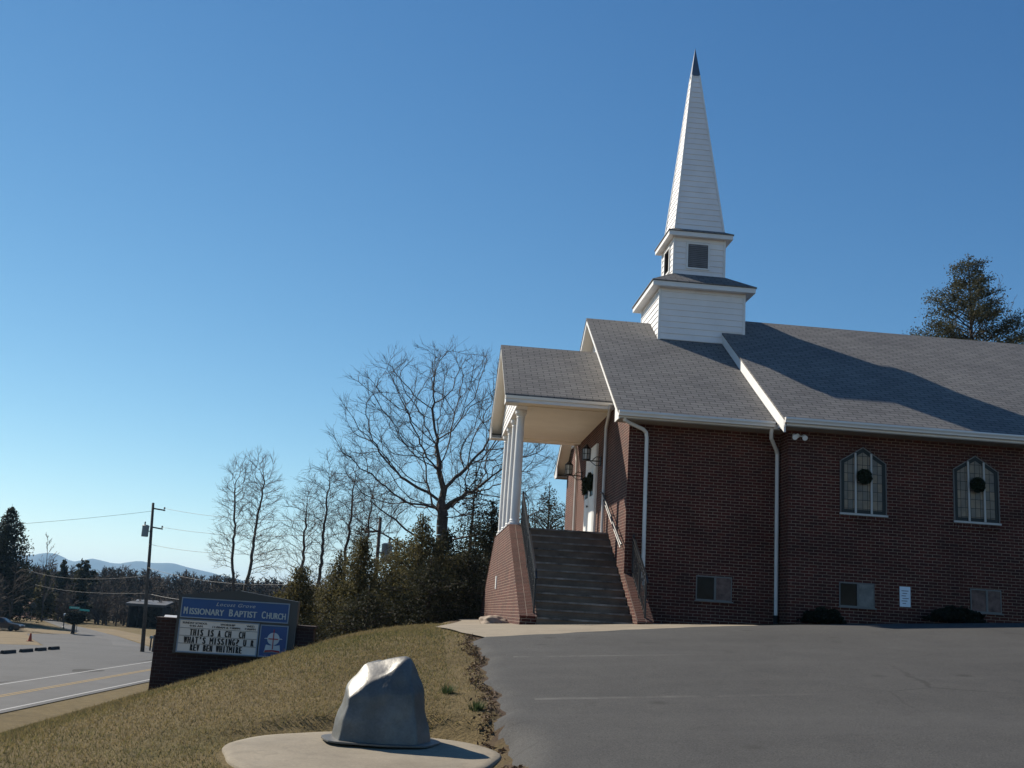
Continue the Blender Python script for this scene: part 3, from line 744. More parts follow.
# ---- downspouts
def downspout(pts, r=.045, n=8):
    m = MB(); m.tube(pts, r, n); return m.build('downspout', M['gutter'], church)
downspout([(4.3, 23.33, 4.52), (4.3, 23.36, 4.46), (4.45, 23.5, 4.42), (4.8, 23.68, 4.33), (4.88, 23.73, 4.27), (4.9, 23.74, 4.15), (4.93, 23.74, .12)])
downspout([(7.70, 23.32, 4.53), (7.70, 23.35, 4.42), (7.72, 23.42, 4.3), (7.92, 23.66, 4.08), (7.965, 23.72, 4.0), (7.97, 23.73, 3.85), (7.97, 23.73, .30)])
m = MB(); m.tube([(7.97, 23.73, .34), (7.97, 23.73, .12)], .055, 8); m.build('drain_boot', M['black_rubber'], church)
for y, s_ in ((26.72, 1), (31.9, -1)):
    yg = 25.95 if s_ > 0 else 32.25
    downspout([(4.40, yg, 5.32), (4.40, yg+.04*s_, 5.24), (4.42, yg+.3*s_, 5.08), (4.44, y-.05*s_, 4.86), (4.445, y, 4.72), (4.445, y, 2.12)], .04)

# ---- railings
def iron_rail(x, pts, h=.86):
    """wrought iron panel along a slope: pts = (y,z) of the bottom line"""
    m = MB(); (ya, za), (yb, zb) = pts
    m.bar((x, ya, za+h), (x, yb, zb+h), .045, .03); m.bar((x, ya, za+.10), (x, yb, zb+.10), .03, .02); m.bar((x, ya, za+h-.14), (x, yb, zb+h-.14), .025, .02)
    n = int((yb-ya)/.13)
    for k in range(n+1):
        y = ya+(yb-ya)*k/n; z = za+(zb-za)*k/n
        big = k in (0, n, n//2)
        m.bar((x, y, z-.05), (x, y, z+h+(.06 if big else 0)), .038 if big else .016)
        if not big and k % 2:
            for c in (.33, .55):
                m.tube([(x, y+.05*math.cos(t), z+c+.05*math.sin(t)) for t in np.linspace(0, 2*math.pi, 9)], .007, 4)
    m.bar((x, ya, za+h), (x, ya-.16, za+h-.16), .045, .03)
    return m.build('handrail', M['black_iron'], church)
iron_rail(2.40, ((22.62, .06), (26.7, 2.14)))
iron_rail(4.68, ((22.22, .10), (23.72, 1.0)))
m = MB()
m.tube([(4.42, 23.75, 1.68), (4.40, 23.95, 1.80), (4.40, 26.5, 3.12), (4.40, 26.75, 3.17)], .024, 8)
m.tube([(4.42, 23.9, 1.62), (4.42, 26.5, 2.96)], .016, 6)
for y in (24.2, 25.3, 26.4): m.bar((4.40, y, 1.80+(y-23.95)*.518), (4.50, y, 1.76+(y-23.95)*.518), .02)
m.build('handrail', M['rail_metal'], church)

# ---- steeple (one thing with the church)
TX, TY = 7.2, 29.15
def square_laps(m, hx0, hx1, z0, z1, exp, cx=TX, cy=TY, cx1=None):
    """lapped square shaft from half width hx0 at z0 to hx1 at z1"""
    cx1 = cx if cx1 is None else cx1
    n = int(math.ceil((z1-z0)/exp))
    for k in range(n):
        za = z0+k*exp; zb = min(z1, za+exp)
        ta = (za-z0)/(z1-z0); tb = (zb-z0)/(z1-z0)
        ha = hx0+(hx1-hx0)*ta+.024; hb = hx0+(hx1-hx0)*tb+.004; hi = hx0+(hx1-hx0)*ta
        ca = cx+(cx1-cx)*ta; cb = cx+(cx1-cx)*tb
        def ring(c, h, z): return [(c-h, cy-h, z), (c+h, cy-h, z), (c+h, cy+h, z), (c-h, cy+h, z)]
        A = ring(ca, ha, za); B = ring(cb, hb, zb); I = ring(ca, hi, za)
        for j in range(4):
            i = (j+1) % 4
            m.poly([A[j], A[i], B[i], B[j]]); m.poly([I[j], I[i], A[i], A[j]])
def corner_trim(m, h, z0, z1, w_=.07, o=.03):
    for sx in (-1, 1):
        for sy in (-1, 1):
            x = TX+sx*(h+o-w_/2); y = TY+sy*(h+o-w_/2); m.box(x-w_/2, x+w_/2, y-w_/2, y+w_/2, z0, z1)
m = MB(); square_laps(m, 1.2, 1.2, 7.0, 9.17, .172); steeple = m.build('steeple', M['siding'], church)
m = MB(); corner_trim(m, 1.2, 7.0, 9.165); build_each(m, 'corner_trim', M['white'], steeple)
def eave(h, z0, z1, hs):
    m = MB()
    for (x0, x1, y0, y1) in ((-h, h, -h, -h+.03), (-h, h, h-.03, h), (-h, -h+.03, -h+.03, h-.03), (h-.03, h, -h+.03, h-.03)):
        m.box(TX+x0, TX+x1, TY+y0, TY+y1, z0, z1)
    m.build('eave_board', M['white'], steeple)
    m = MB(); m.box(TX-h+.031, TX+h-.031, TY-h+.031, TY+h-.031, z0+.02, z0+.04); m.build('eave_soffit', M['siding'], steeple)
def skirt(h0, z0, h1, z1):
    m = MB(); A = [(TX-h0, TY-h0, z0), (TX+h0, TY-h0, z0), (TX+h0, TY+h0, z0), (TX-h0, TY+h0, z0)]
    B = [(TX-h1, TY-h1, z1), (TX+h1, TY-h1, z1), (TX+h1, TY+h1, z1), (TX-h1, TY+h1, z1)]
    C = [(x, y, z0-.025) for x, y, z in A]
    for j in range(4):
        i = (j+1) % 4; m.poly([A[j], A[i], B[i], B[j]]); m.poly([C[j], C[i], A[i], A[j]])
    m.poly(C); m.poly(B); m.build('skirt_roof', M['shingle'], steeple)
eave(1.45, 9.15, 9.285, 1.2); skirt(1.48, 9.312, .70, 9.80)
m = MB(); square_laps(m, .735, .735, 9.72, 10.93, .172); m.build('belfry', M['siding'], steeple)
m = MB(); corner_trim(m, .735, 9.72, 10.9, .065); build_each(m, 'corner_trim', M['white'], steeple)
eave(.93, 10.86, 10.985, .735); skirt(.955, 11.012, .69, 11.16)
apx = 7.1
m = MB(); square_laps(m, .70, .70*(17.3-16.35)/(17.3-11.12), 11.12, 16.35, .178, TX, TY, TX+(apx-TX)*(16.35-11.12)/(17.3-11.12)); m.build('spire', M['siding'], steeple)
m = MB()
for sx in (-1, 1):
    for sy in (-1, 1):
        h1 = .70*(17.3-16.35)/(17.3-11.12); c1 = TX+(apx-TX)*.846
        m.bar((TX+sx*.715, TY+sy*.715, 11.14), (c1+sx*h1, TY+sy*h1, 16.35), .05)
build_each(m, 'corner_trim', M['white'], steeple)
m = MB(); h = .135; c1 = TX+(apx-TX)*.846
for j in range(4):
    q = [(-h, -h), (h, -h), (h, h), (-h, h)]; a = q[j]; b_ = q[(j+1) % 4]
    m.poly([(c1+a[0], TY+a[1], 16.33), (c1+b_[0], TY+b_[1], 16.33), (apx, TY, 17.32)])
m.build('spire_cap', M['metal_tip'], steeple)
def louver(face):
    m = MB(); fr = MB(); sl_ = MB(); w_ = .29; z0, z1 = 9.98, 10.68
    P = (lambda a, o, z: (TX-.04+a, TY-.735-o, z)) if face == 0 else (lambda a, o, z: (TX-.735-o, TY-a, z))
    def bx(b, a0, a1, o0, o1, za, zb):
        p = P(a0, o0, za); q = P(a1, o1, zb); b.box(min(p[0], q[0]), max(p[0], q[0]), min(p[1], q[1]), max(p[1], q[1]), za, zb)
    bx(m, -w_, w_, .006, .026, z0, z1)
    n = 12
    for k in range(n):
        z = z0+.02+(z1-z0-.04)*k/n
        a = [P(-w_+.02, .03, z+.045), P(w_-.02, .03, z+.045), P(w_-.02, .062, z), P(-w_+.02, .062, z)]; sl_.poly(a); sl_.poly([(x, y, zz+.012) for x, y, zz in a][::-1])
    lv = m.build('louver', M['louver'], steeple); sl_.build('slats', M['slat'], lv)['kind'] = 'stuff'
    for (a0, a1, za, zb) in ((-w_-.05, -w_, z0-.05, z1+.05), (w_, w_+.05, z0-.05, z1+.05), (-w_, w_, z0-.05, z0), (-w_, w_, z1, z1+.05)): bx(fr, a0, a1, .006, .05, za, zb)
    fr.build('louver_frame', M['white'], lv)
louver(0); louver(1)

# ------------------------------------------------------------------ things fixed to or lying beside the church
def lantern(y, z, label, ap=.40):
    o = empty('wall_lantern', (4.5, y, z), label, 'lantern', 'iron lanterns beside the church door')
    x = 4.5-ap
    m = MB(); m.box(4.47, 4.497, y-.05, y+.05, z-.12, z+.12); m.bar((4.48, y, z), (x, y, z), .028)
    m.tube([(4.48, y, z-.10), (4.36, y, z-.12), (4.26, y, z-.05), (4.2, y, z)], .011, 5); m.tube([(4.48, y, z+.1), (4.38, y, z+.12), (4.3, y, z+.06), (4.26, y, z)], .011, 5)
    m.build('bracket', M['black_iron'], o)
    m = MB(); m.lathe([(.10, z+.0), (.11, z+.03)], (x, y, 0), 8); m.lathe([(.125, z+.30), (.11, z+.33), (.05, z+.39), (.015, z+.43)], (x, y, 0), 8)
    for k in range(8):
        t = math.pi/4*k; m.bar((x+.105*math.cos(t), y+.105*math.sin(t), z+.02), (x+.115*math.cos(t), y+.115*math.sin(t), z+.31), .016)
    m.tube([(x+.11*math.cos(t), y+.11*math.sin(t), z+.17) for t in np.linspace(0, 2*math.pi, 13)], .008, 4)
    m.build('cage', M['black_iron'], o)
    m = MB(); m.lathe([(.09, z+.032), (.1, z+.298)], (x, y, 0), 8); m.build('lamp_glass', M['lamp_glass'], o)
lantern(27.62, 4.10, 'black caged wall lantern on scroll bracket at the right of the white church door')
lantern(31.0, 4.12, 'black caged wall lantern on scroll bracket at the far left of the church door')

def leafy(name, pts, size, mat, rng, parent=None, up_bias=0.0):
    """many small leaf quads: pts (n,3), size scalar or (n,)"""
    n = len(pts); size = np.broadcast_to(size, (n,))
    d = rng.normal(size=(n, 3)); d[:, 2] += up_bias; d /= np.linalg.norm(d, axis=1)[:, None]
    e = rng.normal(size=(n, 3)); e -= (e*d).sum(1)[:, None]*d; e /= np.linalg.norm(e, axis=1)[:, None]
    s = size[:, None]
    V = np.stack([pts-d*s, pts+e*s*.42, pts+d*s, pts-e*s*.42], 1).reshape(-1, 3)
    Fc = np.arange(4*n).reshape(-1, 4)
    return np_mesh(name, V, Fc, mat, parent)
rng = np.random.default_rng(7)
def wreath(name, c, axis_, r, label, group, thick=.06, n=420):
    t = rng.uniform(0, 2*math.pi, n); a = rng.normal(0, thick*.5, (n, 3))
    if axis_ == 'x': P = np.stack([np.full(n, c[0]), c[1]+r*np.cos(t), c[2]+r*np.sin(t)], 1)
    else: P = np.stack([c[0]+r*np.cos(t), np.full(n, c[1]), c[2]+r*np.sin(t)], 1)
    o = leafy(name, P+a*(.55 if True else 1), .04, M['wreath'], rng)
    return tag(o, label, 'wreath', group)
wreath('wreath', (4.36, 28.58, 3.66), 'x', .19, 'dark green wreath on the right leaf of the white double church door', 'wreaths on the front door', .09, 900)
wreath('wreath', (4.36, 29.42, 3.64), 'x', .19, 'dark green wreath on the left leaf of the white double church door', 'wreaths on the front door', .09, 900)
def disc_wreath(xc, label):
    n = 900; r = .17*np.sqrt(rng.uniform(0, 1, n)); t = rng.uniform(0, 2*math.pi, n)
    P = np.stack([xc+r*np.cos(t), 23.10+rng.normal(0, .012, n), 3.53+r*np.sin(t)], 1)
    tag(leafy('wreath', P, .035, M['wreath'], rng), label, 'wreath', 'wreaths hung in the pointed windows')
disc_wreath(9.785, 'round dark wreath in the pointed church window nearest the downspout')
disc_wreath(12.44, 'round dark wreath in the pointed church window at the right edge')

o = empty('floodlight', (8.25, 23.2, 4.36), 'small white twin floodlight under the nave eave beside the downspout', 'floodlight')
m = MB(); m.lathe([(.05, 0), (.05, -.03)], (8.25, 23.195, 4.36), 10, 'y'); m.bar((8.25, 23.17, 4.36), (8.15, 23.1, 4.34), .02); m.bar((8.25, 23.17, 4.36), (8.36, 23.1, 4.34), .02); m.build('mount', M['white'], o)
for x in (8.14, 8.37):
    m = MB(); m.tube([(x, 23.12, 4.36), (x, 23.08, 4.345), (x-.015, 23.0, 4.30), (x-.02, 22.96, 4.28)], .03, 10, .062); m.build('lamp_head', M['white'], o)

o = empty('wall_notice', (10.72, 23.2, .92), 'pale blue paper notice on the dark brick wall between basement windows', 'notice')
m = MB(); m.box(10.60, 10.845, 23.185, 23.195, .70, 1.14); m.build('sheet', M['paper'], o)
m = MB()
for k in range(6): m.box(10.64+.02*(k % 2), 10.80-.03*((k*7) % 3), 23.181, 23.1845, 1.04-k*.055, 1.055-k*.055)
m.build('lettering', M['ink'], o)

def rock_mesh(name, c, sx, sy, sz, seed, mat, label, cat):
    bm = bmesh.new(); bmesh.ops.create_icosphere(bm, subdivisions=4, radius=1)
    for v in bm.verts:
        n = noise.fractal(v.co*1.3+Vector((seed, 0, 0)), 1, 2, 4)
        v.co *= 1+.28*n
        v.co = Vector((v.co.x*sx, v.co.y*sy, max(-.2, v.co.z)*sz))
    me = bpy.data.meshes.new(name); bm.to_mesh(me); bm.free(); me.materials.append(mat); face_uv(me)
    me.polygons.foreach_set('use_smooth', [True]*len(me.polygons))
    o = bpy.data.objects.new(name, me); o.location = c; link(o); return tag(o, label, cat)
M['stone'] = plain('field_stone', (.28, .22, .17), .9, .35, 5, bmp=.4)
rock_mesh('rock', (1.72, 24.6, gz(1.72, 24.6)+.04), .34, .5, .17, 3, M['stone'], 'flat brown field stone at the foot of the brick porch pedestal', 'rock')

# low dark bushes against the nave wall
M['bush_leaf'] = foliage_mat('bush_leaf', [(.25, (.008, .010, .007)), (.75, (.022, .026, .015))], 6, .15)
def wall_bush(x, y, rx, rz, label):
    n = 2600; d = rng.normal(size=(n, 3)); d /= np.linalg.norm(d, axis=1)[:, None]; d[:, 2] = np.abs(d[:, 2])
    r = rng.uniform(.55, 1.05, n)**.6
    lump = np.array([1+.45*noise.noise(Vector(q)*2.3+Vector((x, 0, 0))) for q in d]); P = d*(r*lump)[:, None]*np.array([rx, .30, rz]); P += np.array([x, y, gz(x, y)+.05])
    root = empty('bush', (x, y, gz(x, y)), label, 'bush', 'low bushes at the church wall')
    leafy('foliage', P, .055, M['bush_leaf'], rng, root)
    m = MB()
    for k in range(5): m.tube([(x, y, gz(x, y)-.03), (x+rx*.5*math.cos(k*1.3), y+.2*math.sin(k*1.3), gz(x, y)+rz*.7)], .02, 5, .008)
    m.build('stem', M['wood_dark'], root)
M['wood_dark'] = plain('dark_bark', (.035, .028, .024), .9, .3, 8)
wall_bush(8.75, 22.9, .46, .24, 'low dark bush against the brick wall just right of the tall downspout')
wall_bush(11.75, 22.9, .66, .28, 'low dark bush against the brick wall under the paper notice, right side')

# ------------------------------------------------------------------ church sign on the slope
SX0, SX1, SY = -5.36, -2.15, 23.0
sg = empty('church_sign', (-3.75, 23.2, gz(-3.75, 23.2)), 'blue and white church message board set in a dark brick wall on the grass slope', 'sign')
m = MB(); m.box(SX0, -4.96, 23.0, 23.45, -3.2, -.55); m.box(-2.50, SX1, 23.0, 23.45, -3.2, -.55); m.box(-4.96, -2.50, 23.0, 23.45, -3.2, -1.20)
bw = m.build('brick_wall', M['sign_brick'], sg)
m = MB(); m.box(SX0-.03, -4.975, 22.97, 23.48, -.55, -.50); m.box(-2.485, SX1+.03, 22.97, 23.48, -.55, -.50); build_each(m, 'wall_cap', M['sign_brick'], bw)
M['sign_frame'] = plain('sign_frame', (.062, .062, .06), .5, .1, 3)
M['sign_blue'] = plain('sign_blue', (.003, .058, .20), .35, .08, 2, 0, .4)
M['sign_trim'] = plain('sign_trim', (.22, .27, .33), .5, .08, 3)
M['board_white'] = plain('board_white', (.70, .62, .54), .4, .07, 2.5)
M['letter_black'] = plain('letter_black', (.012, .012, .013), .5, .05, 3)
M['letter_pale'] = plain('letter_pale', (.42, .46, .44), .5, .05, 3)
M['letter_white'] = plain('letter_white', (.55, .56, .56), .5, .05, 3)
M['cross_red'] = plain('cross_red', (.36, .03, .035), .5, .05, 3)
m = MB(); m.prism([(-4.955, -1.195), (-2.505, -1.195), (-2.505, -.02), (-3.75, .135), (-4.955, -.02)], 22.92, 23.22, 'y'); cab = m.build('cabinet', M['sign_frame'], sg)
def framed(name, x0, x1, z0, z1, mat, par):
    m = MB(); m.box(x0, x1, 22.905, 22.921, z0, z1); p = m.build(name, mat, par)
    m = MB(); e = .022
    m.box(x0-e, x1+e, 22.895, 22.919, z1, z1+e); m.box(x0-e, x1+e, 22.895, 22.919, z0-e, z0); m.box(x0-e, x0, 22.895, 22.919, z0, z1); m.box(x1, x1+e, 22.895, 22.919, z0, z1)
    m.build('panel_trim', M['sign_trim'], p); return p
hp = framed('header_panel', -4.87, -2.70, -.455, -.09, M['sign_blue'], sg)
mpn = framed('message_board', -4.87, -3.28, -1.15, -.53, M['board_white'], sg)
lp = framed('logo_panel', -3.21, -2.68, -1.15, -.545, M['sign_blue'], sg)
def text(name, body, x, z, h, mat, par, width=None, y=22.902, shear=0, bold=0, align='CENTER', spacing=1.0, thick=0):
    c = bpy.data.curves.new('text', 'FONT'); c.body = body; c.size = 1; c.align_x = align; c.shear = shear; c.extrude = .006; c.offset = bold; c.space_character = spacing; c.resolution_u = 3
    o = bpy.data.objects.new('text', c); col.objects.link(o)
    bpy.context.view_layer.update()
    me = bpy.data.meshes.new_from_object(o.evaluated_get(bpy.context.evaluated_depsgraph_get())); bpy.data.objects.remove(o); bpy.data.curves.remove(c)
    me.name = name
    co = np.array([v.co[:] for v in me.vertices]); w0 = co[:, 0].max()-co[:, 0].min()
    sz = h/.70; sxx = sz if width is None else width/w0
    org = world_org(par)
    for v in me.vertices:
        v.co = Vector((x+v.co.x*sxx, y-v.co.z*.5, z+v.co.y*sz))-org
    if thick:
        bm = bmesh.new()
        for q, dx in enumerate((-1, 0, 1)):
            m2 = me.copy(); m2.transform(Matrix.Translation((dx*thick, -.0006*q, 0))); bm.from_mesh(m2); bpy.data.meshes.remove(m2)
        bm.to_mesh(me); bm.free()
    me.materials.clear(); me.materials.append(mat)
    return link(bpy.data.objects.new(name, me), par)
text('lettering', 'Locust Grove', -3.79, -.205, .072, M['letter_pale'], hp, .80, shear=.32, spacing=1.12)
# small capitals: larger first letters
def caps_line(words, x0, x1, z, h, mat, par):
    tot = sum(len(w_) for w_ in words)+1.1*(len(words)-1); u_ = (x1-x0)/tot; x = x0
    for w_ in words:
        text('lettering', w_[0], x+u_*.5, z, h*1.16, mat, par, u_*.84, thick=.006)
        text('lettering', w_[1:], x+u_+u_*(len(w_)-1)/2+.01, z, h, mat, par, u_*(len(w_)-1)*.93, thick=.005)
        x += u_*(len(w_)+1.1)
caps_line(['MISSIONARY', 'BAPTIST', 'CHURCH'], -4.83, -2.74, -.40, .125, M['letter_pale'], hp)
for body, x, z, w_ in (('SUNDAY SCHOOL', -4.57, -.597, .50), ('9:45 AM', -4.54, -.655, .26), ('WORSHIP', -3.90, -.597, .30), ('11:00AM & 7:00PM', -3.93, -.655, .56), ('WED.', -3.43, -.597, .17), ('7:00PM', -3.44, -.655, .22)):
    text('lettering', body, x, z, .040, M['letter_black'], mpn, w_, thick=.002)
def message(body, x0, x1, z, h):
    n = len(body); u_ = (x1-x0)/n
    for k, ch in enumerate(body):
        if ch != ' ': text('lettering', ch, x0+u_*(k+.5), z, h, M['letter_black'], mpn, u_*(.16 if ch in "I'" else (.62 if ch not in 'MW' else .84)), thick=.0065 if ch in 'MW' else .009)
message('THIS IS A CH  CH', -4.66, -3.52, -.825, .13)
message("WHAT'S MISSING? U R", -4.76, -3.33, -.98, .13)
message('REV BEN WHITMIRE', -4.62, -3.56, -1.13, .13)
m = MB()
for z in (-.685, -.84, -.995): m.box(-4.865, -3.285, 22.9005, 22.9045, z, z+.008)
m.build('letter_track', M['sign_frame'], mpn)
# emblem: globe with red cross and an open book
lx0, lz0 = -2.945, -.80
m = MB(); m.prism([(lx0+.125*math.cos(t), lz0+.125*math.sin(t)) for t in np.linspace(0, 2*math.pi, 29)[:-1]], 22.897, 22.904, 'y')
m.build('emblem', M['letter_white'], lp)
m = MB(); m.prism([(lx0-.19, lz0-.005), (lx0+.19, lz0-.005), (lx0+.165, lz0+.012), (lx0-.165, lz0+.012)], 22.892, 22.8965, 'y'); m.build('emblem', M['letter_white'], lp)
m = MB(); m.prism([(lx0-.17, lz0-.28), (lx0, lz0-.265), (lx0+.17, lz0-.28), (lx0+.14, lz0-.12), (lx0+.06, lz0-.135), (lx0, lz0-.125), (lx0-.06, lz0-.135), (lx0-.14, lz0-.12)], 22.893, 22.8965, 'y'); m.build('emblem', M['letter_white'], lp)
m = MB(); m.prism([(lx0-.16, lz0-.275), (lx0, lz0-.255), (lx0+.16, lz0-.275), (lx0+.15, lz0-.235), (lx0, lz0-.222), (lx0-.15, lz0-.235)], 22.888, 22.8925, 'y'); m.build('emblem', M['cross_red'], lp)
m = MB(); m.box(lx0-.009, lx0+.009, 22.886, 22.8915, lz0-.21, lz0+.19); m.box(lx0-.10, lx0-.0095, 22.886, 22.8915, lz0-.012, lz0+.008); m.box(lx0+.0095, lx0+.10, 22.886, 22.8915, lz0-.012, lz0+.008); m.build('emblem', M['cross_red'], lp)

# ------------------------------------------------------------------ slab and moulded rock cover
def slab():
    m = MB(); n = 72; P = []; 
    for k in range(n):
        t = 2*math.pi*k/n; rr = 1+.03*math.sin(3*t+.5)+.02*math.sin(5*t)+.008*math.sin(11*t)
        P.append((CX+1.28*rr*math.cos(t), CY+1.34*rr*math.sin(t)))
    V = []; F_ = []
    rings = (0, .35, .7, .93, .985, 1.0, 1.005)
    for q, f in enumerate(rings):
        for x, y in P:
            X = CX+(x-CX)*f; Y = CY+(y-CY)*f
            dz = .0 if q < 4 else (-.006 if q == 4 else (-.022 if q == 5 else -.14))
            V.append((X, Y, float(slab_z(X, Y))+dz))
    for q in range(1, len(rings)-1):
        for k in range(n):
            j = (k+1) % n; F_.append((q*n+k, (q+1)*n+k, (q+1)*n+j, q*n+j))
    m.v = V[:]; m.f = [list(f[::-1]) for f in F_]; m.f.append([n+k for k in range(n)])
    o = m.build('concrete_slab', M['slab'], None, True); tag(o, kind='structure')
M['slab'] = concrete_mat('slab_concrete', (.235, .20, .148), True)
slab()
def cover_mat():
    m, nt, b = new_mat('grey_moulded_shell'); co = objco(nt)
    n = noise_tex(nt, co, 3.2, 5, .6); f = noise_tex(nt, co, 45, 3, .6)
    r = ramp(nt, n.outputs[0], [(.3, (.085, .082, .075)), (.5, (.12, .116, .107)), (.72, (.175, .170, .158))])
    v = ramp(nt, f.outputs[0], [(.3, (.88, .88, .88)), (.7, (1.1, 1.1, 1.1))])
    L(nt, mixc(nt, 1, r.outputs[0], v.outputs[0], 'MULTIPLY'), b.inputs['Base Color'])
    b.inputs['Roughness'].default_value = .5; b.inputs['Specular IOR Level'].default_value = .5; b.inputs['Metallic'].default_value = .3
    bump(nt, n.outputs[0], .45, .035, b)
    return m
M['cover'] = cover_mat()
def rock_cover():
    z0 = float(slab_z(CX+.155, CY+.72))+.004
    root = empty('rock_cover', (CX+.155, CY+.72, z0), 'grey moulded fibreglass rock cover standing on a round concrete slab', 'rock cover')
    s = 1.0; ox, oy = CX+.155, CY+.72
    base = [(-.40,-.34,0),(.04,-.42,0),(.36,-.36,0),(.50,-.02,0),(.34,.40,0),(-.16,.42,0),(-.50,.06,0)]
    mid = [(-.325,-.27,.40),(.02,-.335,.46),(.285,-.27,.47),(.405,0,.47),(.30,.30,.44),(-.14,.34,.46),(-.385,.08,.50)]
    top = [(-.13,-.20,.565),(.125,-.175,.715),(.215,-.02,.81),(.31,.06,.66),(.14,.22,.76),(-.10,.27,.765),(-.235,.15,.725)]
    V = base+mid+top; n = 7
    F_ = []
    for k in range(n):
        j = (k+1) % n
        F_.append((k, j, n+j, n+k))
    # mid to top: front facets break on a sharp ridge
    F_ += [(7, 8, 15, 14), (8, 9, 15), (9, 10, 17, 16), (9, 16, 15), (10, 11, 18, 17), (11, 12, 19, 18), (12, 13, 20, 19), (13, 7, 14, 20)]
    F_ += [(14, 15, 16), (16, 17, 18), (14, 16, 20), (16, 18, 19, 20)]
    bm = bmesh.new(); vs_ = [bm.verts.new((x*s, y*s, z*s)) for x, y, z in V]
    for f in F_: bm.faces.new([vs_[i] for i in f])
    bmesh.ops.recalc_face_normals(bm, faces=bm.faces[:])
    if bm.calc_volume() < 0: bmesh.ops.reverse_faces(bm, faces=bm.faces[:])
    bmesh.ops.bevel(bm, geom=[e for e in bm.edges if not e.is_boundary], offset=.022, segments=3, affect='EDGES', profile=.5, clamp_overlap=True)
    bmesh.ops.subdivide_edges(bm, edges=[e for e in bm.edges if e.calc_length() > .09], cuts=5, use_grid_fill=True)
    bmesh.ops.triangulate(bm, faces=[f for f in bm.faces if len(f.verts) > 4])
    for v in bm.verts:
        nn = noise.fractal(v.co*2.2, 1, 2, 3); rd = abs(noise.noise(v.co*3.1+Vector((4, 1, 2)))); k = min(1, v.co.z*5)
        v.co += v.normal*((nn*.020+(rd-.2)*.035)*k)
    for f in bm.faces: f.smooth = True
    me = bpy.data.meshes.new('shell'); bm.to_mesh(me); bm.free(); me.materials.append(M['cover'])
    # shell vertices relative to root
    for v in me.vertices: v.co = v.co+Vector((ox, oy, z0+.012))-root.location
    link(bpy.data.objects.new('shell', me), root)
    m = MB(); out = [(x*1.24+.0, y*1.24) for x, y, _ in base]; inn = [(x*.9, y*.9) for x, y, _ in base]
    # rounded flange outline
    def rnd(P, k=4):
        Q = []
        for i in range(len(P)):
            a, b_, c = Vector(P[i-1]), Vector(P[i]), Vector(P[(i+1) % len(P)])
            p0 = b_.lerp(a, .3); p1 = b_.lerp(c, .3)
            for t in np.linspace(0, 1, k): Q.append(tuple((p0.lerp(b_, t)).lerp(b_.lerp(p1, t), t)))
        return Q
    O = [(ox+x*s, oy+y*s) for x, y in rnd(out)]
    m.prism(O, z0+.001, z0+.018, 'z'); m.build('flange', M['cover'], root, False, .004)
rock_cover()

# ------------------------------------------------------------------ vegetation builders
def bark_mat(name, c, scale=12):
    return plain(name, c, .92, .35, scale, bmp=.4)
M['bark_grey'] = bark_mat('grey_bark', (.075, .062, .052))
M['bark_brown'] = bark_mat('brown_bark', (.06, .045, .036))
M['twig'] = plain('winter_twigs', (.07, .055, .046), .9, .25, 3)
M['twig_pale'] = plain('pale_twigs', (.12, .10, .088), .9, .25, 3)
M['wood_mass'] = plain('far_wood', (.062, .050, .041), .95, .35, .08)

def seg_mesh(name, P0, P1, R0, R1, k, mat, parent):
    P0 = np.asarray(P0, float); P1 = np.asarray(P1, float); R0 = np.asarray(R0, float); R1 = np.asarray(R1, float); n = len(P0)
    d = P1-P0; d /= np.maximum(np.linalg.norm(d, axis=1), 1e-6)[:, None]
    ref = np.tile(np.array([.31, .17, .93]), (n, 1)); bad = np.abs((d*ref).sum(1)) > .95; ref[bad] = (1, 0, 0)
    a = np.cross(d, ref); a /= np.linalg.norm(a, axis=1)[:, None]; b = np.cross(a, d)
    V = np.empty((n, 2*k, 3))
    for j in range(k):
        t = 2*math.pi*j/k; o = a*math.cos(t)+b*math.sin(t)
        V[:, j] = P0+o*R0[:, None]; V[:, k+j] = P1+o*R1[:, None]
    base = (np.arange(n)*2*k)[:, None]
    Fc = np.stack([np.concatenate([base+j, base+(j+1) % k, base+k+(j+1) % k, base+k+j], 1) for j in range(k)], 1).reshape(-1, 4)
    return np_mesh(name, V.reshape(-1, 3), Fc, mat, parent, True)

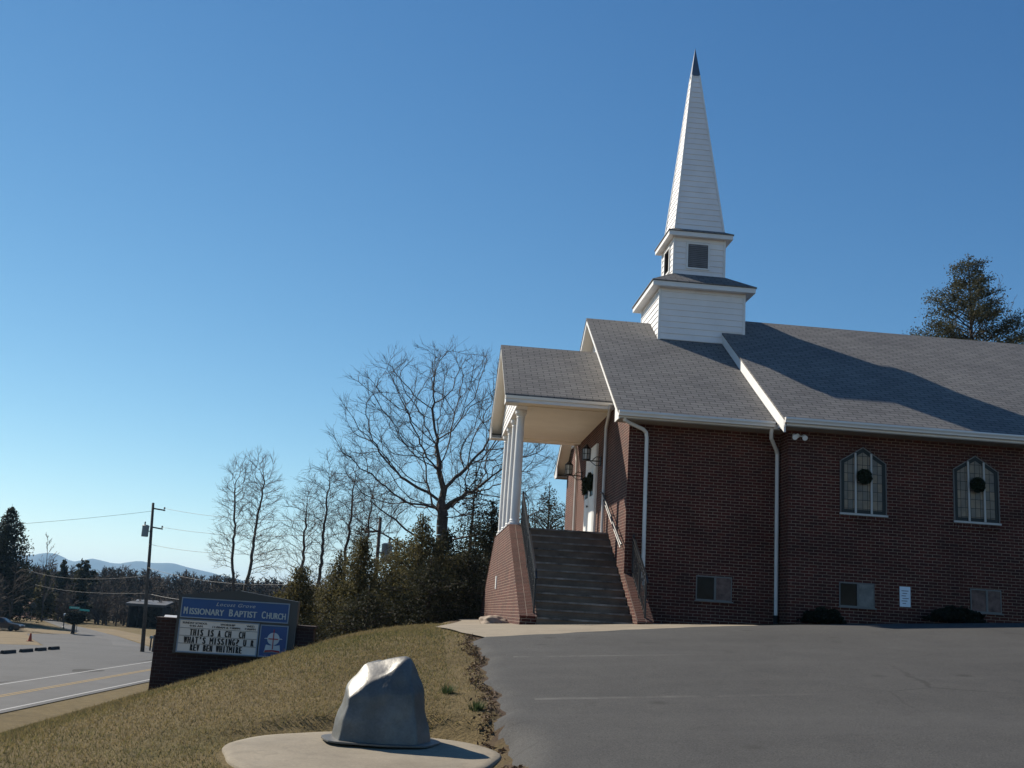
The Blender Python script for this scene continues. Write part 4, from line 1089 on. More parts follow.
class Skel:
    def __init__(s, seed): s.rng = np.random.default_rng(seed); s.segs = {}
    def add(s, lv, p, q, r0, r1): s.segs.setdefault(lv, []).append((p, q, r0, r1))
    def grow(s, p, d, length, r, lv, maxlv, P):
        """one wandering branch with side branches"""
        rg = s.rng; n = max(3, int(P['nseg'][lv])); step = length/n
        pts = [np.array(p, float)]; d = np.array(d, float); d /= np.linalg.norm(d); rads = [r]; dirs = [d]
        rend = r*P['taper'][lv]
        for i in range(n):
            d = d+rg.normal(0, P['wob'][lv], 3)+np.array([0, 0, P['up'][lv]])*step/length*2
            d /= np.linalg.norm(d); q = pts[-1]+d*step; r1 = r+(rend-r)*(i+1)/n
            s.add(lv, pts[-1], q, rads[-1], r1); pts.append(q); rads.append(r1); dirs.append(d)
        if lv >= maxlv: return
        nc = P['kids'][lv]; nc = max(1, int(round(nc*rg.uniform(.8, 1.2))))
        for c in range(nc):
            t = P['start'][lv]+(1-P['start'][lv])*(c+rg.uniform(.2, .9))/nc; t = min(t, .995)
            i = min(n-1, int(t*n)); f = t*n-i; pos = pts[i]*(1-f)+pts[i+1]*f; dd = dirs[i+1]
            ang = R(rg.uniform(*P['ang'][lv])); az = rg.uniform(0, 2*math.pi)
            e = np.cross(dd, [.3, .2, .9]); e /= np.linalg.norm(e); g2 = np.cross(dd, e)
            nd = dd*math.cos(ang)+(e*math.cos(az)+g2*math.sin(az))*math.sin(ang)
            ln = length*P['len'][lv]*rg.uniform(.65, 1.15)*(1.12-P.get('tipf', .55)*t)
            s.grow(pos, nd, ln, max(P['rmin'], min(rads[i]*.8, r*P['rad'][lv]*(1.1-.5*t))), lv+1, maxlv, P)
    def build(s, root, bark, twig, split=2, names=('trunk', 'crown')):
        for nm, lo, hi, mt in ((names[0], 0, split, bark), (names[1], split, 99, twig)):
            S = [x for lv, L_ in s.segs.items() if lo <= lv < hi for x in L_]
            if not S: continue
            A = [x[0] for x in S]; B = [x[1] for x in S]; r_0 = [x[2] for x in S]; r_1 = [x[3] for x in S]
            seg_mesh(nm, A, B, r_0, r_1, 7 if lo == 0 else 3, mt, root)
    def tips(s, lv): return np.array([x[1] for x in s.segs.get(lv, [])])
    def mids(s, lvs): return np.array([(x[0]+x[1])/2 for l in lvs for x in s.segs.get(l, [])])

from mathutils import kdtree
class Colony:
    """branches that grow towards points spread through a crown volume"""
    def __init__(s, seed): s.rng = np.random.default_rng(seed); s.P = []; s.par = []
    def path(s, pts, par=-1, step=.3):
        pts = [np.array(p, float) for p in pts]; i = par
        if par < 0: s.P.append(pts[0]); s.par.append(-1); i = len(s.P)-1
        for a, b in zip(pts[:-1], pts[1:]):
            n = max(1, int(np.linalg.norm(b-a)/step))
            for k in range(1, n+1): s.P.append(a+(b-a)*k/n); s.par.append(i); i = len(s.P)-1
        return i
    def fill(s, A, step, reach, kill, up=.1, its=160, wob=.08, first=0):
        rg = s.rng; A = list(map(np.array, A)); alive = np.ones(len(A), bool); A = np.array(A); nkids = {}
        for it in range(its):
            kd = kdtree.KDTree(len(s.P)-first)
            for i in range(first, len(s.P)): kd.insert(s.P[i], i)
            kd.balance(); pull = {}
            for k in np.nonzero(alive)[0]:
                co, i, d = kd.find(A[k])
                if d < kill: alive[k] = False; continue
                if d < reach or it < 3: pull.setdefault(i, []).append((A[k]-s.P[i])/d)
            if not pull: break
            new = 0
            for i, ds in pull.items():
                if nkids.get(i, 0) >= 3: continue
                d = np.sum(ds, 0)/len(ds)+np.array([0, 0, up])+rg.normal(0, wob, 3)
                j = s.par[i]
                if j >= 0:
                    pd = s.P[i]-s.P[j]; d = d+pd/max(np.linalg.norm(pd), 1e-6)*.45
                d /= max(np.linalg.norm(d), 1e-6)
                s.P.append(s.P[i]+d*step); s.par.append(i); nkids[i] = nkids.get(i, 0)+1; new += 1
            if not new: break
    def finish(s, root, bark, twig, rtip, expo, rbase=None, tw=2, tl=(.3, .6), tsub=2, rt=.006, thick=.03, flare=None):
        rg = s.rng; P = np.array(s.P); par = np.array(s.par); n = len(P); acc = np.zeros(n); R_ = np.zeros(n); kids = np.zeros(n, int)
        for i in range(n-1, -1, -1):
            R_[i] = max(rtip, acc[i]**(1/expo)) if acc[i] > 0 else rtip
            if par[i] >= 0: acc[par[i]] += R_[i]**expo; kids[par[i]] += 1
        if rbase: R_ *= 1+(rbase/R_[0]-1)*np.clip((R_-rtip)/(R_[0]-rtip), 0, 1)
        if flare:
            dz = P[:, 2]-P[0, 2]; R_ *= 1+flare*np.exp(-np.clip(dz, 0, 99)/.35)*(R_ > .5*R_[0])
        ch = np.nonzero(par >= 0)[0]; big = R_[ch] > thick
        # lightly smooth the skeleton so that limbs bend rather than zigzag
        for _ in range(2):
            Q = P.copy(); cnt = np.ones(n); np.add.at(Q, par[ch], P[ch]); np.add.at(cnt, par[ch], 1); Q[ch] += P[par[ch]]; cnt[ch] += 1; Q /= cnt[:, None]; Q[0] = P[0]; P = Q
        r0_ = np.minimum(R_[par[ch]], R_[ch]*1.35)
        seg_mesh('trunk', P[par[ch]][big], P[ch][big], r0_[big], R_[ch][big], 7, bark, root)
        A = [P[par[ch]][~big]]; B = [P[ch][~big]]; ra = [r0_[~big]]; rb_ = [R_[ch][~big]]
        src = np.nonzero((R_ < thick*.6) & (par >= 0))[0]; src = np.repeat(src, tw); dr = P[src]-P[par[src]]; dr /= np.maximum(np.linalg.norm(dr, axis=1), 1e-6)[:, None]
        def spawn(o, d, l, r):
            d = d+rg.normal(0, .45, d.shape)+np.array([0, 0, .18]); d /= np.linalg.norm(d, axis=1)[:, None]
            d2 = d+rg.normal(0, .2, d.shape); m_ = o+d*(l*.5)[:, None]; e = m_+d2*(l*.5)[:, None]
            A.extend([o, m_]); B.extend([m_, e]); ra.extend([np.full(len(o), r), np.full(len(o), r*.8)]); rb_.extend([np.full(len(o), r*.8), np.full(len(o), r*.5)]); return m_, d, e
        l = rg.uniform(*tl, len(src)); m_, d, e = spawn(P[src], dr, l, rt)
        for q in range(tsub):
            o = m_+(e-m_)*rg.uniform(0, 1, len(m_))[:, None] if q else m_; spawn(o, d, l*rg.uniform(.4, .8, len(l)), rt*.8)
        seg_mesh('crown', np.concatenate(A), np.concatenate(B), np.concatenate(ra), np.concatenate(rb_), 3, twig, root)
        return e
def ellip(rg, n, c, r, zmin=None, skin=.5):
    d = rg.normal(size=(n*2, 3)); d /= np.linalg.norm(d, axis=1)[:, None]; u = rg.uniform(0, 1, n*2)**(1/3*skin*2)
    P = np.array(c)+d*u[:, None]*np.array(r)
    if zmin is not None: P = P[P[:, 2] > zmin]
    return P[:n]

def big_oak():
    x, y = .75, 45.0; z = gz(x, y)-.2
    root = empty('bare_tree', (x, y, z), 'tall bare spreading tree with thick forked trunk behind the brick porch pedestal', 'tree')
    k = Colony(12); rg = k.rng
    f = k.path([(x, y, z), (x-.03, y, 0), (.70, 45, 3.4), (.66, 45, 4.4)], -1, .3)
    A = ellip(rg, 1900, (.55, 45, 7.0), (5.1, 4.6, 4.35), 3.6)
    v_ = A-np.array([.68, 45, 3.0]); A = A[v_[:, 2] > .30*np.hypot(v_[:, 0], v_[:, 1])]
    fork = len(k.P)-5
    k.fill(A, .27, 3.2, .42, .10, 170, .10, max(0, fork-3))
    # a few long low limbs under the crown
    for zz, d, ln in ((2.3, (-.95, -.1, .22), 3.8), (1.6, (.9, -.2, .35), 4.0), (2.9, (.95, .2, .3), 5.0), (2.6, (-.85, .4, .40), 3.8)):
        i = int(np.argmin([abs(p[2]-zz)+10*(q > fork) for q, p in enumerate(k.P)])); p = k.P[i]; d = np.array(d); first = len(k.P)
        k.path([p, p+d*ln*.5+rg.normal(0, .12, 3), p+d*ln+np.array([0, 0, .5])], i, .27)
        k.fill(ellip(rg, 70, p+d*ln*.8+np.array([0, 0, .5]), (1.5, 1.4, .9)), .24, 1.6, .35, .12, 30, .1, first)
    e = k.finish(root, M['bark_grey'], M['twig'], .0095, 2.15, .27, 2, (.28, .62), 2, .0058, .05, .8)
    T = e[e[:, 2] > np.quantile(e[:, 2], .6)]; sel = T[rg.choice(len(T), 120, False)]
    o = leafy('seed_balls', np.repeat(sel, 3, 0)+rg.normal(0, .04, (360, 3)), .045, M['twig'], rg, root); o['kind'] = 'stuff'
big_oak()

def slim_tree(x, y, H, stems, seed, label, bark='bark_grey', twig='twig', spread=(18, 34), group=None, lvl=4, kids=(0, 26, 11, 7, 0), r=.008, name='bare_tree', zoff=0, rr=.012):
    z = gz(x, y)-.15+zoff
    root = empty(name, (x, y, z), label, 'tree', group)
    k = Skel(seed); rg = k.rng
    P = dict(nseg=[4, 12, 8, 6, 4, 3], taper=[.6, .10, .2, .3, .4, .5], wob=[.02, .03, .06, .10, .13, .18], up=[0, .05, .38, .3, .15, .1],
             kids=list(kids)+[0], start=[.5, .20, .12, .15, .2, 0], ang=[(0, 0), spread, (22, 45), (25, 50), (28, 55), (0, 0)], len=[1, .42, .46, .52, .55, .5], rad=[.5, .28, .42, .5, .55, .6], rmin=r, tipf=.85)
    H *= .93
    for (dx, dy, hh) in stems: k.grow((x+dx*.3, y+dy*.3, z), (dx, dy, 1), H*hh, H*rr*(.8+.2*hh), 1, lvl, P)
    k.build(root, M[bark], M[twig], 2)
    return root
def round_tree(x, y, stems, crowns, seed, label, twig, group=None, step=.3, kill=.42, rtip=.009, rbase=.16, tw=2, tl=(.3, .7), rt=.007, up=.28, tsub=2):
    """stems: list of paths; crowns: (n, centre, radii)"""
    z = stems[0][0][2]; root = empty('bare_tree', (x, y, z), label, 'tree', group); k = Colony(seed)
    b0 = k.path(stems[0], -1, step); 
    for s_ in stems[1:]: k.path(s_, 1, step)
    A = np.concatenate([ellip(k.rng, n, c, r, None, .7) for n, c, r in crowns]); first = int(len(k.P)*0)
    low = [i for i, p in enumerate(k.P) if p[2] < min(c[2]-r[2]*1.05 for _, c, r in crowns)]
    k.fill(A, step, 2.6, kill, up, 120, .06, (max(low)+1 if low and len(stems) == 1 else 2))
    k.finish(root, M['bark_grey'], M[twig], rtip, 2.2, rbase, tw, tl, tsub, rt, .032, .3); return root
zb = gz(-13, 80)-.2
round_tree(-13.0, 80, [[(-13.0, 80, zb), (-13.1, 80, zb+1.2), (-13.5, 80, .2), (-13.9, 80, 4.0), (-14.25, 80, 8.0)], [(-13.1, 80, zb+1.0), (-12.85, 80.1, -1.0), (-12.5, 80.1, 3.5), (-12.2, 80, 8.4)]],
    [(520, (-13.85, 80, 7.2), (1.4, 1.3, 3.6)), (640, (-12.45, 80, 7.0), (1.6, 1.5, 3.9)), (160, (-13.1, 80, 8.4), (1.2, 1.2, 2.4)), (200, (-11.6, 80, 3.6), (1.5, 1.4, 2.4)), (110, (-14.4, 80, 3.4), (1.0, 1.0, 1.8))], 21,
    'tall oval bare tree with two trunks and fine pale twigs, above the message board sign', 'twig_pale', None, .32, .40, .011, .17, 2, (.35, .8), .010)
BG = 'thin bare trees left of the big spreading tree'
for i, (x, y, zt, rx, lean) in enumerate(((-6.0, 56, 6.4, 1.35, -.2), (-5.2, 55, 7.6, 1.5, .1), (-4.2, 57, 8.0, 1.5, .25), (-3.2, 58, 7.4, 1.5, .2))):
    zb = gz(x, y)-.2
    round_tree(x, y, [[(x, y, zb), (x+lean*.55, y, (zb+zt)/2), (x+lean, y, zt-1.2)]], [(420, (x+lean*.8, y, zt-2.9), (rx, rx, 2.9)), (90, (x+lean*.4, y, .8), (rx*1.1, rx*1.1, 1.4))], 31+i,
        ['leftmost of the four thin bare trees behind the olive evergreens', 'second from the left of the four thin bare trees behind the olive evergreens', 'third from the left of the four thin bare trees behind the olive evergreens', 'rightmost of the four thin bare trees, beside the wooden pole and the narrow dark pine'][i],
        'twig_pale' if i == 0 else 'twig', BG, .26, .36, .008, .10, 2, (.3, .6), .006)
for i, (x, y, h) in enumerate(((3.0, 52, 7.5), (4.6, 58, 8.2), (1.9, 56, 8.0), (-.7, 54, 7.4))):
    slim_tree(x, y, h, [(.03*(i-1), 0, 1)], 50+i, ['small bare sapling seen between the porch columns and the big tree', 'small bare sapling seen through the porch opening', 'small bare sapling right behind the big tree trunk', 'small bare sapling left of the big tree trunk'][i], 'bark_brown', 'twig', (25, 50), 'saplings around the big tree', 4, (0, 12, 5, 3, 0), .010)

M['olive'] = foliage_mat('olive_evergreen', [(.2, (.034, .034, .015)), (.5, (.085, .076, .033)), (.8, (.155, .132, .060))], .9, .4)
M['dark_green'] = foliage_mat('dark_evergreen', [(.2, (.014, .016, .009)), (.5, (.030, .032, .018)), (.8, (.065, .062, .032))], .9, .3)
M['pine_green'] = foliage_mat('pine_needles', [(.2, (.03, .031, .017)), (.5, (.06, .060, .032)), (.8, (.105, .10, .055))], .7, .35)
def evergreen(x, y, H, Rd, seed, label, mat, shape='bush', nb=90, per=70, leaf=.14, cat='tree', name='evergreen_tree', group=None, bare=.05, droop=-.05, z=None):
    """trunk, boughs and foliage sprays spread along the boughs"""
    rg = np.random.default_rng(seed); z = (gz(x, y)-.1) if z is None else z
    root = empty(name, (x, y, z), label, cat, group)
    A = []; B = []; r_0 = []; r_1 = []
    n = 10; wob = np.cumsum(rg.normal(0, .012*H/n, (n+1, 2)), 0); wob[0] = 0
    tr = [np.array([x+wob[i, 0], y+wob[i, 1], z+H*.97*i/n]) for i in range(n+1)]
    for i in range(n):
        A.append(tr[i]); B.append(tr[i+1]); r_0.append(max(.02, H*.018*(1-i/n)+.01)); r_1.append(max(.015, H*.018*(1-(i+1)/n)+.01))
    L0 = []; S0 = []
    for b in range(nb):
        t = bare+(1-bare)*(b+rg.uniform(0, 1))/nb
        if shape == 'cone': w_ = Rd*(1-t)**.8*(.5+.6*rg.uniform())+.12
        elif shape == 'bush': w_ = Rd*(1-abs(2*t-.70)**2.0*.5)*(1-max(0, t-.6)*1.9)*rg.uniform(.40, 1.25)
        else:  # broad, layered pine
            w_ = min(Rd, Rd*1.75*(1-t)+.5)*rg.uniform(.5, 1.12)
        w_ = max(.12, w_); az = b*2.399+rg.normal(0, .4)
        i = min(n-1, int(t*.97*n)); f = t*.97*n-i; o = tr[i]*(1-f)+tr[i+1]*f
        up_ = (droop if shape != 'pine' else rg.uniform(.02, .35))+(.5*t if shape == 'bush' else .25*t)
        d = np.array([math.cos(az), math.sin(az), up_]); tip = o+d*w_
        midp = (o+tip)/2+np.array([0, 0, .06*w_]); rr_ = max(.008, .016*w_)
        A += [o, midp]; B += [midp, tip]; r_0 += [rr_, rr_*.7]; r_1 += [rr_*.7, rr_*.3]
        m_ = max(4, int(per*w_/Rd))
        u = rg.beta(1.6, 1.0, m_) if shape == 'pine' else rg.beta(1.4, .9, m_)
        if shape == 'pine': u = .35+.65*rg.beta(1.3, .9, m_)
        c = o+(tip-o)*u[:, None]+np.array([0, 0, .06*w_])*(1-(2*u-1)**2)[:, None]
        sp = (.10+.16*w_)*(1.15-u*.55) if shape != 'pine' else np.full(m_, .12+.055*w_)
        c = c+rg.normal(0, 1, (m_, 3))*sp[:, None]*np.array([1, 1, .6])
        L0.append(c); S0.append(rg.uniform(.55, 1.25, m_)*leaf)
    seg_mesh('trunk', A, B, r_0, r_1, 5, M['bark_brown'], root)
    leafy('crown', np.concatenate(L0), np.concatenate(S0), mat, rg, root, up_bias=.3)
    return root
# the belt of olive evergreens between the sign and the porch
EG = 'olive evergreens between the sign and the porch'
belt = [(-5.0, 39.0, 4.5, 1.4, 'leftmost low olive evergreen, just right of the sign top'), (-4.1, 37.5, 4.7, 1.5, 'olive evergreen rising right behind the brick end of the sign wall'),
        (-3.0, 39.5, 5.6, 1.5, 'olive evergreen under the third thin bare tree'), (-2.1, 37.6, 5.2, 1.5, 'olive evergreen with its foot on the grass crest, left of the dark gap'),
        (-1.0, 39.0, 5.3, 1.6, 'olive evergreen left of the big bare tree trunk'), (-.1, 37.4, 5.0, 1.5, 'low olive evergreen in front of the big bare tree')]
for i, (x, y, h, r, lb) in enumerate(belt): evergreen(x, y, h, r, 100+i, lb, M['olive'], ('bush', 'cone', 'bush', 'cone', 'bush', 'bush')[i], 150, 230, .055, group=EG)
DG = 'dark evergreens beside the big bare tree'
for i, (x, y, h, r, lb, sh) in enumerate([(.9, 41.5, 4.6, 1.5, 'dark evergreen standing in front of the big tree trunk', 'bush'), (2.0, 46.5, 8.6, 2.0, 'tall thin dark evergreen right of the big tree trunk', 'cone'), (2.6, 41.5, 5.6, 1.5, 'dark evergreen touching the left side of the brick pedestal', 'bush'),
        (6.2, 54, 8.4, 3.2, 'dark evergreen seen through the porch opening beside the brick facade', 'bush'), (3.6, 50, 7.5, 2.0, 'dark evergreen directly behind the porch pedestal', 'cone'), (-2.75, 47, 9.2, 1.5, 'narrow dark pine beside the wooden pole with transformer', 'cone'), (-.3, 48.5, 8.0, 1.7, 'dark evergreen left of the big tree trunk, half hidden by twigs', 'cone')]):
    evergreen(x, y, h, r, 130+i, lb, M['dark_green'], sh, 130, 130 if sh == 'cone' else 190, .062, group=DG)
# scrub in front of the trunks, filling the dark foot of the belt
for i, (x, y, h, r) in enumerate([(-3.6, 34.0, 2.2, 1.2), (-1.6, 34.5, 2.6, 1.4), (.3, 35.0, 2.6, 1.3), (1.6, 37.5, 3.0, 1.2)]):
    evergreen(x, y, h, r, 150+i, ['low dark scrub at the grass crest near the sign', 'low dark scrub at the grass crest below the olive evergreens', 'low dark scrub at the grass crest below the big tree', 'low dark scrub beside the brick pedestal foot'][i], M['dark_green'], 'bush', 80, 150, .05, 'shrub', 'scrub_bush', 'low scrub along the grass crest')

# pine behind the nave roof, with a few bare stems through it
evergreen(26.9, 50, 20.0, 5.2, 170, 'big layered pine rising behind the church roof at the right edge', M['pine_green'], 'pine', 160, 820, .066, 'tree', 'pine_tree', None, .48)
slim_tree(28.3, 52, 18.6, [(.02, 0, 1)], 171, 'bare slender tree standing just right of the big pine behind the roof', 'bark_grey', 'twig', (22, 42), None, 4, (0, 24, 9, 6, 0), .007, 'bare_tree', 0, .007)

# far side of the road
evergreen(-56.2, 150, 16.4, 6.4, 180, 'tall dark conifer at the far left edge above the parked car', M['dark_green'], 'cone', 190, 260, .20, group='conifers across the road', name='conifer_tree')
evergreen(-60.5, 157, 14.4, 5.4, 184, 'second dark conifer at the left frame edge behind the tall one', M['dark_green'], 'cone', 130, 160, .22, group='conifers across the road', name='conifer_tree')
slim_tree(-55.0, 165, 13.2, [(.0, 0, 1)], 181, 'pale bare tree against the sky just right of the tall left conifer', 'bark_grey', 'twig_pale', (25, 50), None, 4, (0, 16, 6, 4, 0), .03)
evergreen(-64.2, 200, 10.6, 2.5, 182, 'pointed conifer left of the flat topped pine in the far woods', M['dark_green'], 'cone', 90, 70, .35, group='conifers across the road', name='conifer_tree')
evergreen(-60.8, 200, 10.6, 2.8, 183, 'flat topped pine right of the pointed conifer in the far woods', M['dark_green'], 'pine', 60, 80, .38, group='conifers across the road', name='conifer_tree')
evergreen(-58.5, 175, 8.0, 2.6, 185, 'dull green conifer left of the side road bend, below the pointed one', M['olive'], 'cone', 90, 70, .3, group='conifers across the road', name='conifer_tree')
evergreen(-52.5, 172, 8.6, 3.0, 186, 'dark conifer beyond the side road below the flat topped pine', M['dark_green'], 'cone', 90, 70, .3, group='conifers across the road', name='conifer_tree')

def woods(name, n, xr, yr, hr, seed, mat, frac, label, twigs=46, fat=1.0):
    rg = np.random.default_rng(seed); A = []; B = []; r_0 = []; r_1 = []
    for i in range(n):
        y = rg.uniform(*yr); x = y*rg.uniform(*xr); h = rg.uniform(*hr); z = gz(x, y)
        top = np.array([x+rg.normal(0, .3), y, z+h]); b0 = np.array([x, y, z-.2])
        A.append(b0); B.append(top); r_0.append(.14); r_1.append(.03)
        for k in range(twigs):
            t = rg.uniform(.12, .98); o = b0+(top-b0)*t; az = rg.uniform(0, 6.283); ln = h*rg.uniform(.12, .30)*(1.15-t)
            d = np.array([math.cos(az), math.sin(az), rg.uniform(.4, 1.3)]); q = o+d*ln
            A.append(o); B.append(q); r_0.append(.05*fat); r_1.append(.025*fat)
            for _ in range(3):
                d2 = d+rg.normal(0, .6, 3); d2[2] = abs(d2[2]); s0 = o+(q-o)*rg.uniform(.3, 1); A.append(s0); B.append(s0+d2*ln*.5); r_0.append(.034*fat); r_1.append(.02*fat)
    o = seg_mesh(name, A, B, r_0, r_1, 3, mat, None); tag(o, label, 'woods', None, 'stuff'); return o
woods('far_woods', 900, (-.46, .06), (205, 330), (7.4, 9.9), 200, M['wood_mass'], 0, 'grey brown winter woods along the valley below the blue mountains', 60, 1.6)
woods('roadside_thicket', 300, (-.325, -.08), (165, 205), (2.6, 6.2), 201, M['twig'], 0, 'brown leafless thicket beyond the side road and verge', 40)
woods('roadside_thicket', 60, (-.46, -.36), (128, 170), (4, 8), 202, M['wood_mass'], 0, 'dark leafless thicket behind the parked car', 40)

# ------------------------------------------------------------------ poles and wires
M['pole_wood'] = plain('pole_wood', (.085, .068, .055), .9, .3, 4)
M['transformer'] = plain('transformer_grey', (.20, .24, .24), .5, .1, 3)
M['wire'] = plain('wire', (.05, .05, .05), .5, .1, 1)
M['wire_pale'] = plain('wire_pale', (.085, .083, .08), .6, .1, 1, .3, .5)
M['insulator'] = plain('insulator', (.10, .08, .07), .3, .1, 4, 0, .5)
def pole(b, t, label, arms=(), xf=None, r=.16):
    b = Vector(b); t = Vector(t); root = empty('utility_pole', b, label, 'utility pole', 'wooden utility poles along the road')
    m = MB(); m.tube([b-Vector((0, 0, .5)), b.lerp(t, .5), t], r, 10, r*.62); m.build('pole', M['pole_wood'], root, True)
    for z, ln in arms:
        f = (z-b.z)/(t.z-b.z); p = b.lerp(t, f)
        m = MB(); m.bar(p+Vector((0, -.1, 0)), p+Vector((ln, -.1, -.12 if ln > 0 else -.1)), .10, .12); a_ = m.build('crossarm', M['pole_wood'], root)
        m = MB(); e = p+Vector((ln*.93, -.1, -.02)); m.lathe([(.05, 0), (.09, .05), (.05, .1), (.09, .15), (.04, .2)], e, 8); m.build('insulator', M['insulator'], a_)
    if xf:
        z, s = xf; f = (z-b.z)/(t.z-b.z); p = b.lerp(t, f)+Vector((s*.52, -.05, 0))
        m = MB(); m.lathe([(.28, -.5), (.31, -.46), (.31, .42), (.33, .43), (.33, .48), (.2, .56)], p, 14); tr = m.build('transformer', M['transformer'], root, False)
        m = MB(); m.lathe([(.05, .52), (.08, .6), (.05, .68), (.08, .76), (.03, .86)], p+Vector((.1*s, 0, 0)), 8); m.build('bushing', M['insulator'], tr)
        m = MB(); m.bar(p, p-Vector((s*.5, 0, 0)), .08); m.build('hanger', M['transformer'], tr)
    return b, t
P1 = pole((-24.2, 99.9, VAL), (-25.0, 99.9, 7.95), 'tall wooden utility pole with two side arms and a grey transformer beside the road', ((7.45, 1.15), (5.75, 1.05)), (5.35, -1), .19)
P2 = pole((-62.0, 176, VAL), (-62.4, 176, 4.4), 'thin far utility pole standing among the trees at the bend of the side road', ((3.7, .9),), None, .16)
P3 = pole((-2.55, 62, gz(-2.55, 62)), (-2.62, 62, 5.0), 'brown utility pole with transformer among the bare trees left of the big tree', ((4.2, -.8),), (3.0, 1), .15)
def wire(a, b, sag, label, r=.014, mat='wire', grp='overhead power lines'):
    a = Vector(a); b = Vector(b); n = 28
    pts = [a.lerp(b, k/n)-Vector((0, 0, sag*4*(k/n)*(1-k/n))) for k in range(n+1)]
    m = MB(); m.tube(pts, r, 5); o = m.build('power_line', M[mat], None, True, 0, False); tag(o, label, 'power line', grp)
wire((-23.8, 99.8, 7.5), (-2.6, 62, 4.95), .5, 'topmost overhead wire running right from the top arm of the roadside pole')
wire((-23.9, 99.8, 5.8), (-2.6, 62, 4.2), .5, 'overhead wire running right from the lower arm of the roadside pole')
wire((-24.9, 99.8, 4.2), (-2.6, 62, 3.4), .7, 'overhead wire running right from below the arms of the roadside pole')
wire((-24.7, 99.8, 2.1), (-2.6, 62, 1.6), .9, 'low service wire running right from the middle of the roadside pole')
wire((-24.3, 99.8, -.2), (-2.6, 62, 1.5), 1.0, 'bright low cable passing from the roadside pole behind the top of the sign', .018, 'wire_pale')
wire((-25.0, 99.9, 7.2), (-58, 84, 2.0), .8, 'faint overhead wire running left from the top of the roadside pole')
wire((-24.6, 99.9, 1.4), (-62.3, 176, 2.2), .8, 'upper of the two low wires between the roadside pole and the far pole', .014, 'wire_pale')
wire((-24.4, 99.9, -.15), (-62.2, 176, .3), .6, 'lower of the two low wires between the roadside pole and the far pole', .014, 'wire_pale')
wire((-62.4, 176, 3.6), (-96, 150, 7.2), .8, 'faint wire from the far pole up into the dark conifer at the left edge', .012, 'wire_pale')

# ------------------------------------------------------------------ small things in the valley
# car parked at the left edge, nose to the right
M['car_paint'] = plain('shaded_maroon', (.022, .006, .007), .3, .06, 1, .1, .6)  # maroon darkened further, the trees' shade over the car put into its colour
M['car_glass'] = glass_mat('car_glass', (.05, .06, .075), .05)
M['chrome'] = plain('wheel_metal', (.3, .3, .31), .35, .1, 3, .7, .5)
M['lamp_clear'] = plain('headlamp', (.6, .6, .58), .2, .05, 3, 0, .6)
M['lamp_red'] = plain('tail_lamp', (.25, .01, .01), .3, .05, 3, 0, .6)
def car(x, y):
    z = VAL+.02; root = empty('parked_car', (x, y, z), 'dark maroon sedan parked on the grass at the left edge, nose to the right', 'car')
    prof = [(-2.2, .32), (2.2, .30), (2.27, .45), (2.25, .62), (2.05, .74), (1.0, .86), (.75, .88), (-1.35, .93), (-2.15, .88), (-2.28, .7), (-2.27, .45)]
    m = MB(); m.prism([(x+a, z+b) for a, b in prof], y-.86, y+.86, 'y'); body = m.build('body', M['car_paint'], root, False, .05)
    cab_ = [(.95, .84), (.15, 1.36), (-.05, 1.42), (-.95, 1.40), (-1.2, 1.33), (-1.75, .88)]
    m = MB()
    n = len(cab_); i0 = len(m.v)
    for s_ in (-1, 1):
        for a, b in cab_: m.v.append((x+a, y+s_*(.80 if b < 1 else .60), z+b))
    m.f.append(list(range(n))); m.f.append(list(range(n, 2*n)))
    for k in range(n): j = (k+1) % n; m.f.append([k, j, n+j, n+k])
    m.build('cabin', M['car_paint'], root, False, .03)
    def quad(nm, pts, mt, par):
        m = MB(); m.poly(pts); o = m.build(nm, mt, par); md = o.modifiers.new('thick', 'SOLIDIFY'); md.thickness = .012; md.offset = 0; return o
    for s_ in (-1, 1):
        def sp(a, b): 
            f = (b-.84)/(1.36-.84); return (x+a, y+s_*(.80-.20*min(1, max(0, f))+.02), z+b)
        quad('side_window', [sp(.72, .93), sp(.12, 1.32), sp(-.36, 1.34), sp(-.36, .93)], M['car_glass'], root)
        quad('side_window', [sp(-.44, .93), sp(-.44, 1.34), sp(-1.08, 1.31), sp(-1.5, .95)], M['car_glass'], root)
        for wx_ in (-1.38, 1.36):
            m = MB(); m.lathe([(.20, -.10), (.31, -.10), (.33, -.06), (.33, .06), (.31, .10), (.20, .10)], (x+wx_, y+s_*.80, z+.33), 20, 'y'); w_ = m.build('wheel', M['black_rubber'], root)
            m = MB(); m.lathe([(.05, -.03), (.19, -.02), (.205, .02), (.19, .04)], (x+wx_, y+s_*.87, z+.33), 16, 'y'); m.build('rim', M['chrome'], w_)
        m = MB(); m.box(x+2.16, x+2.265, y+s_*.62-.2, y+s_*.62+.2, z+.55, z+.68); m.build('headlight', M['lamp_clear'], root)
        m = MB(); m.box(x-2.29, x-2.2, y+s_*.66-.17, y+s_*.66+.17, z+.62, z+.80); m.build('tail_light', M['lamp_red'], root)
        m = MB(); m.box(x+.55, x+.72, y+s_*.95-.09, y+s_*.95+.09, z+.92, z+1.05); m.build('mirror', M['car_paint'], root)
    quad('windshield', [(x+.90, y-.68, z+.90), (x+.90, y+.68, z+.90), (x+.22, y+.54, z+1.345), (x+.22, y-.54, z+1.345)], M['car_glass'], root)
    quad('rear_window', [(x-1.24, y-.54, z+1.325), (x-1.24, y+.54, z+1.325), (x-1.68, y+.66, z+.95), (x-1.68, y-.66, z+.95)], M['car_glass'], root)
car(-46.6, 127)
M['cone_orange'] = plain('cone_orange', (.40, .055, .015), .6, .1, 4)
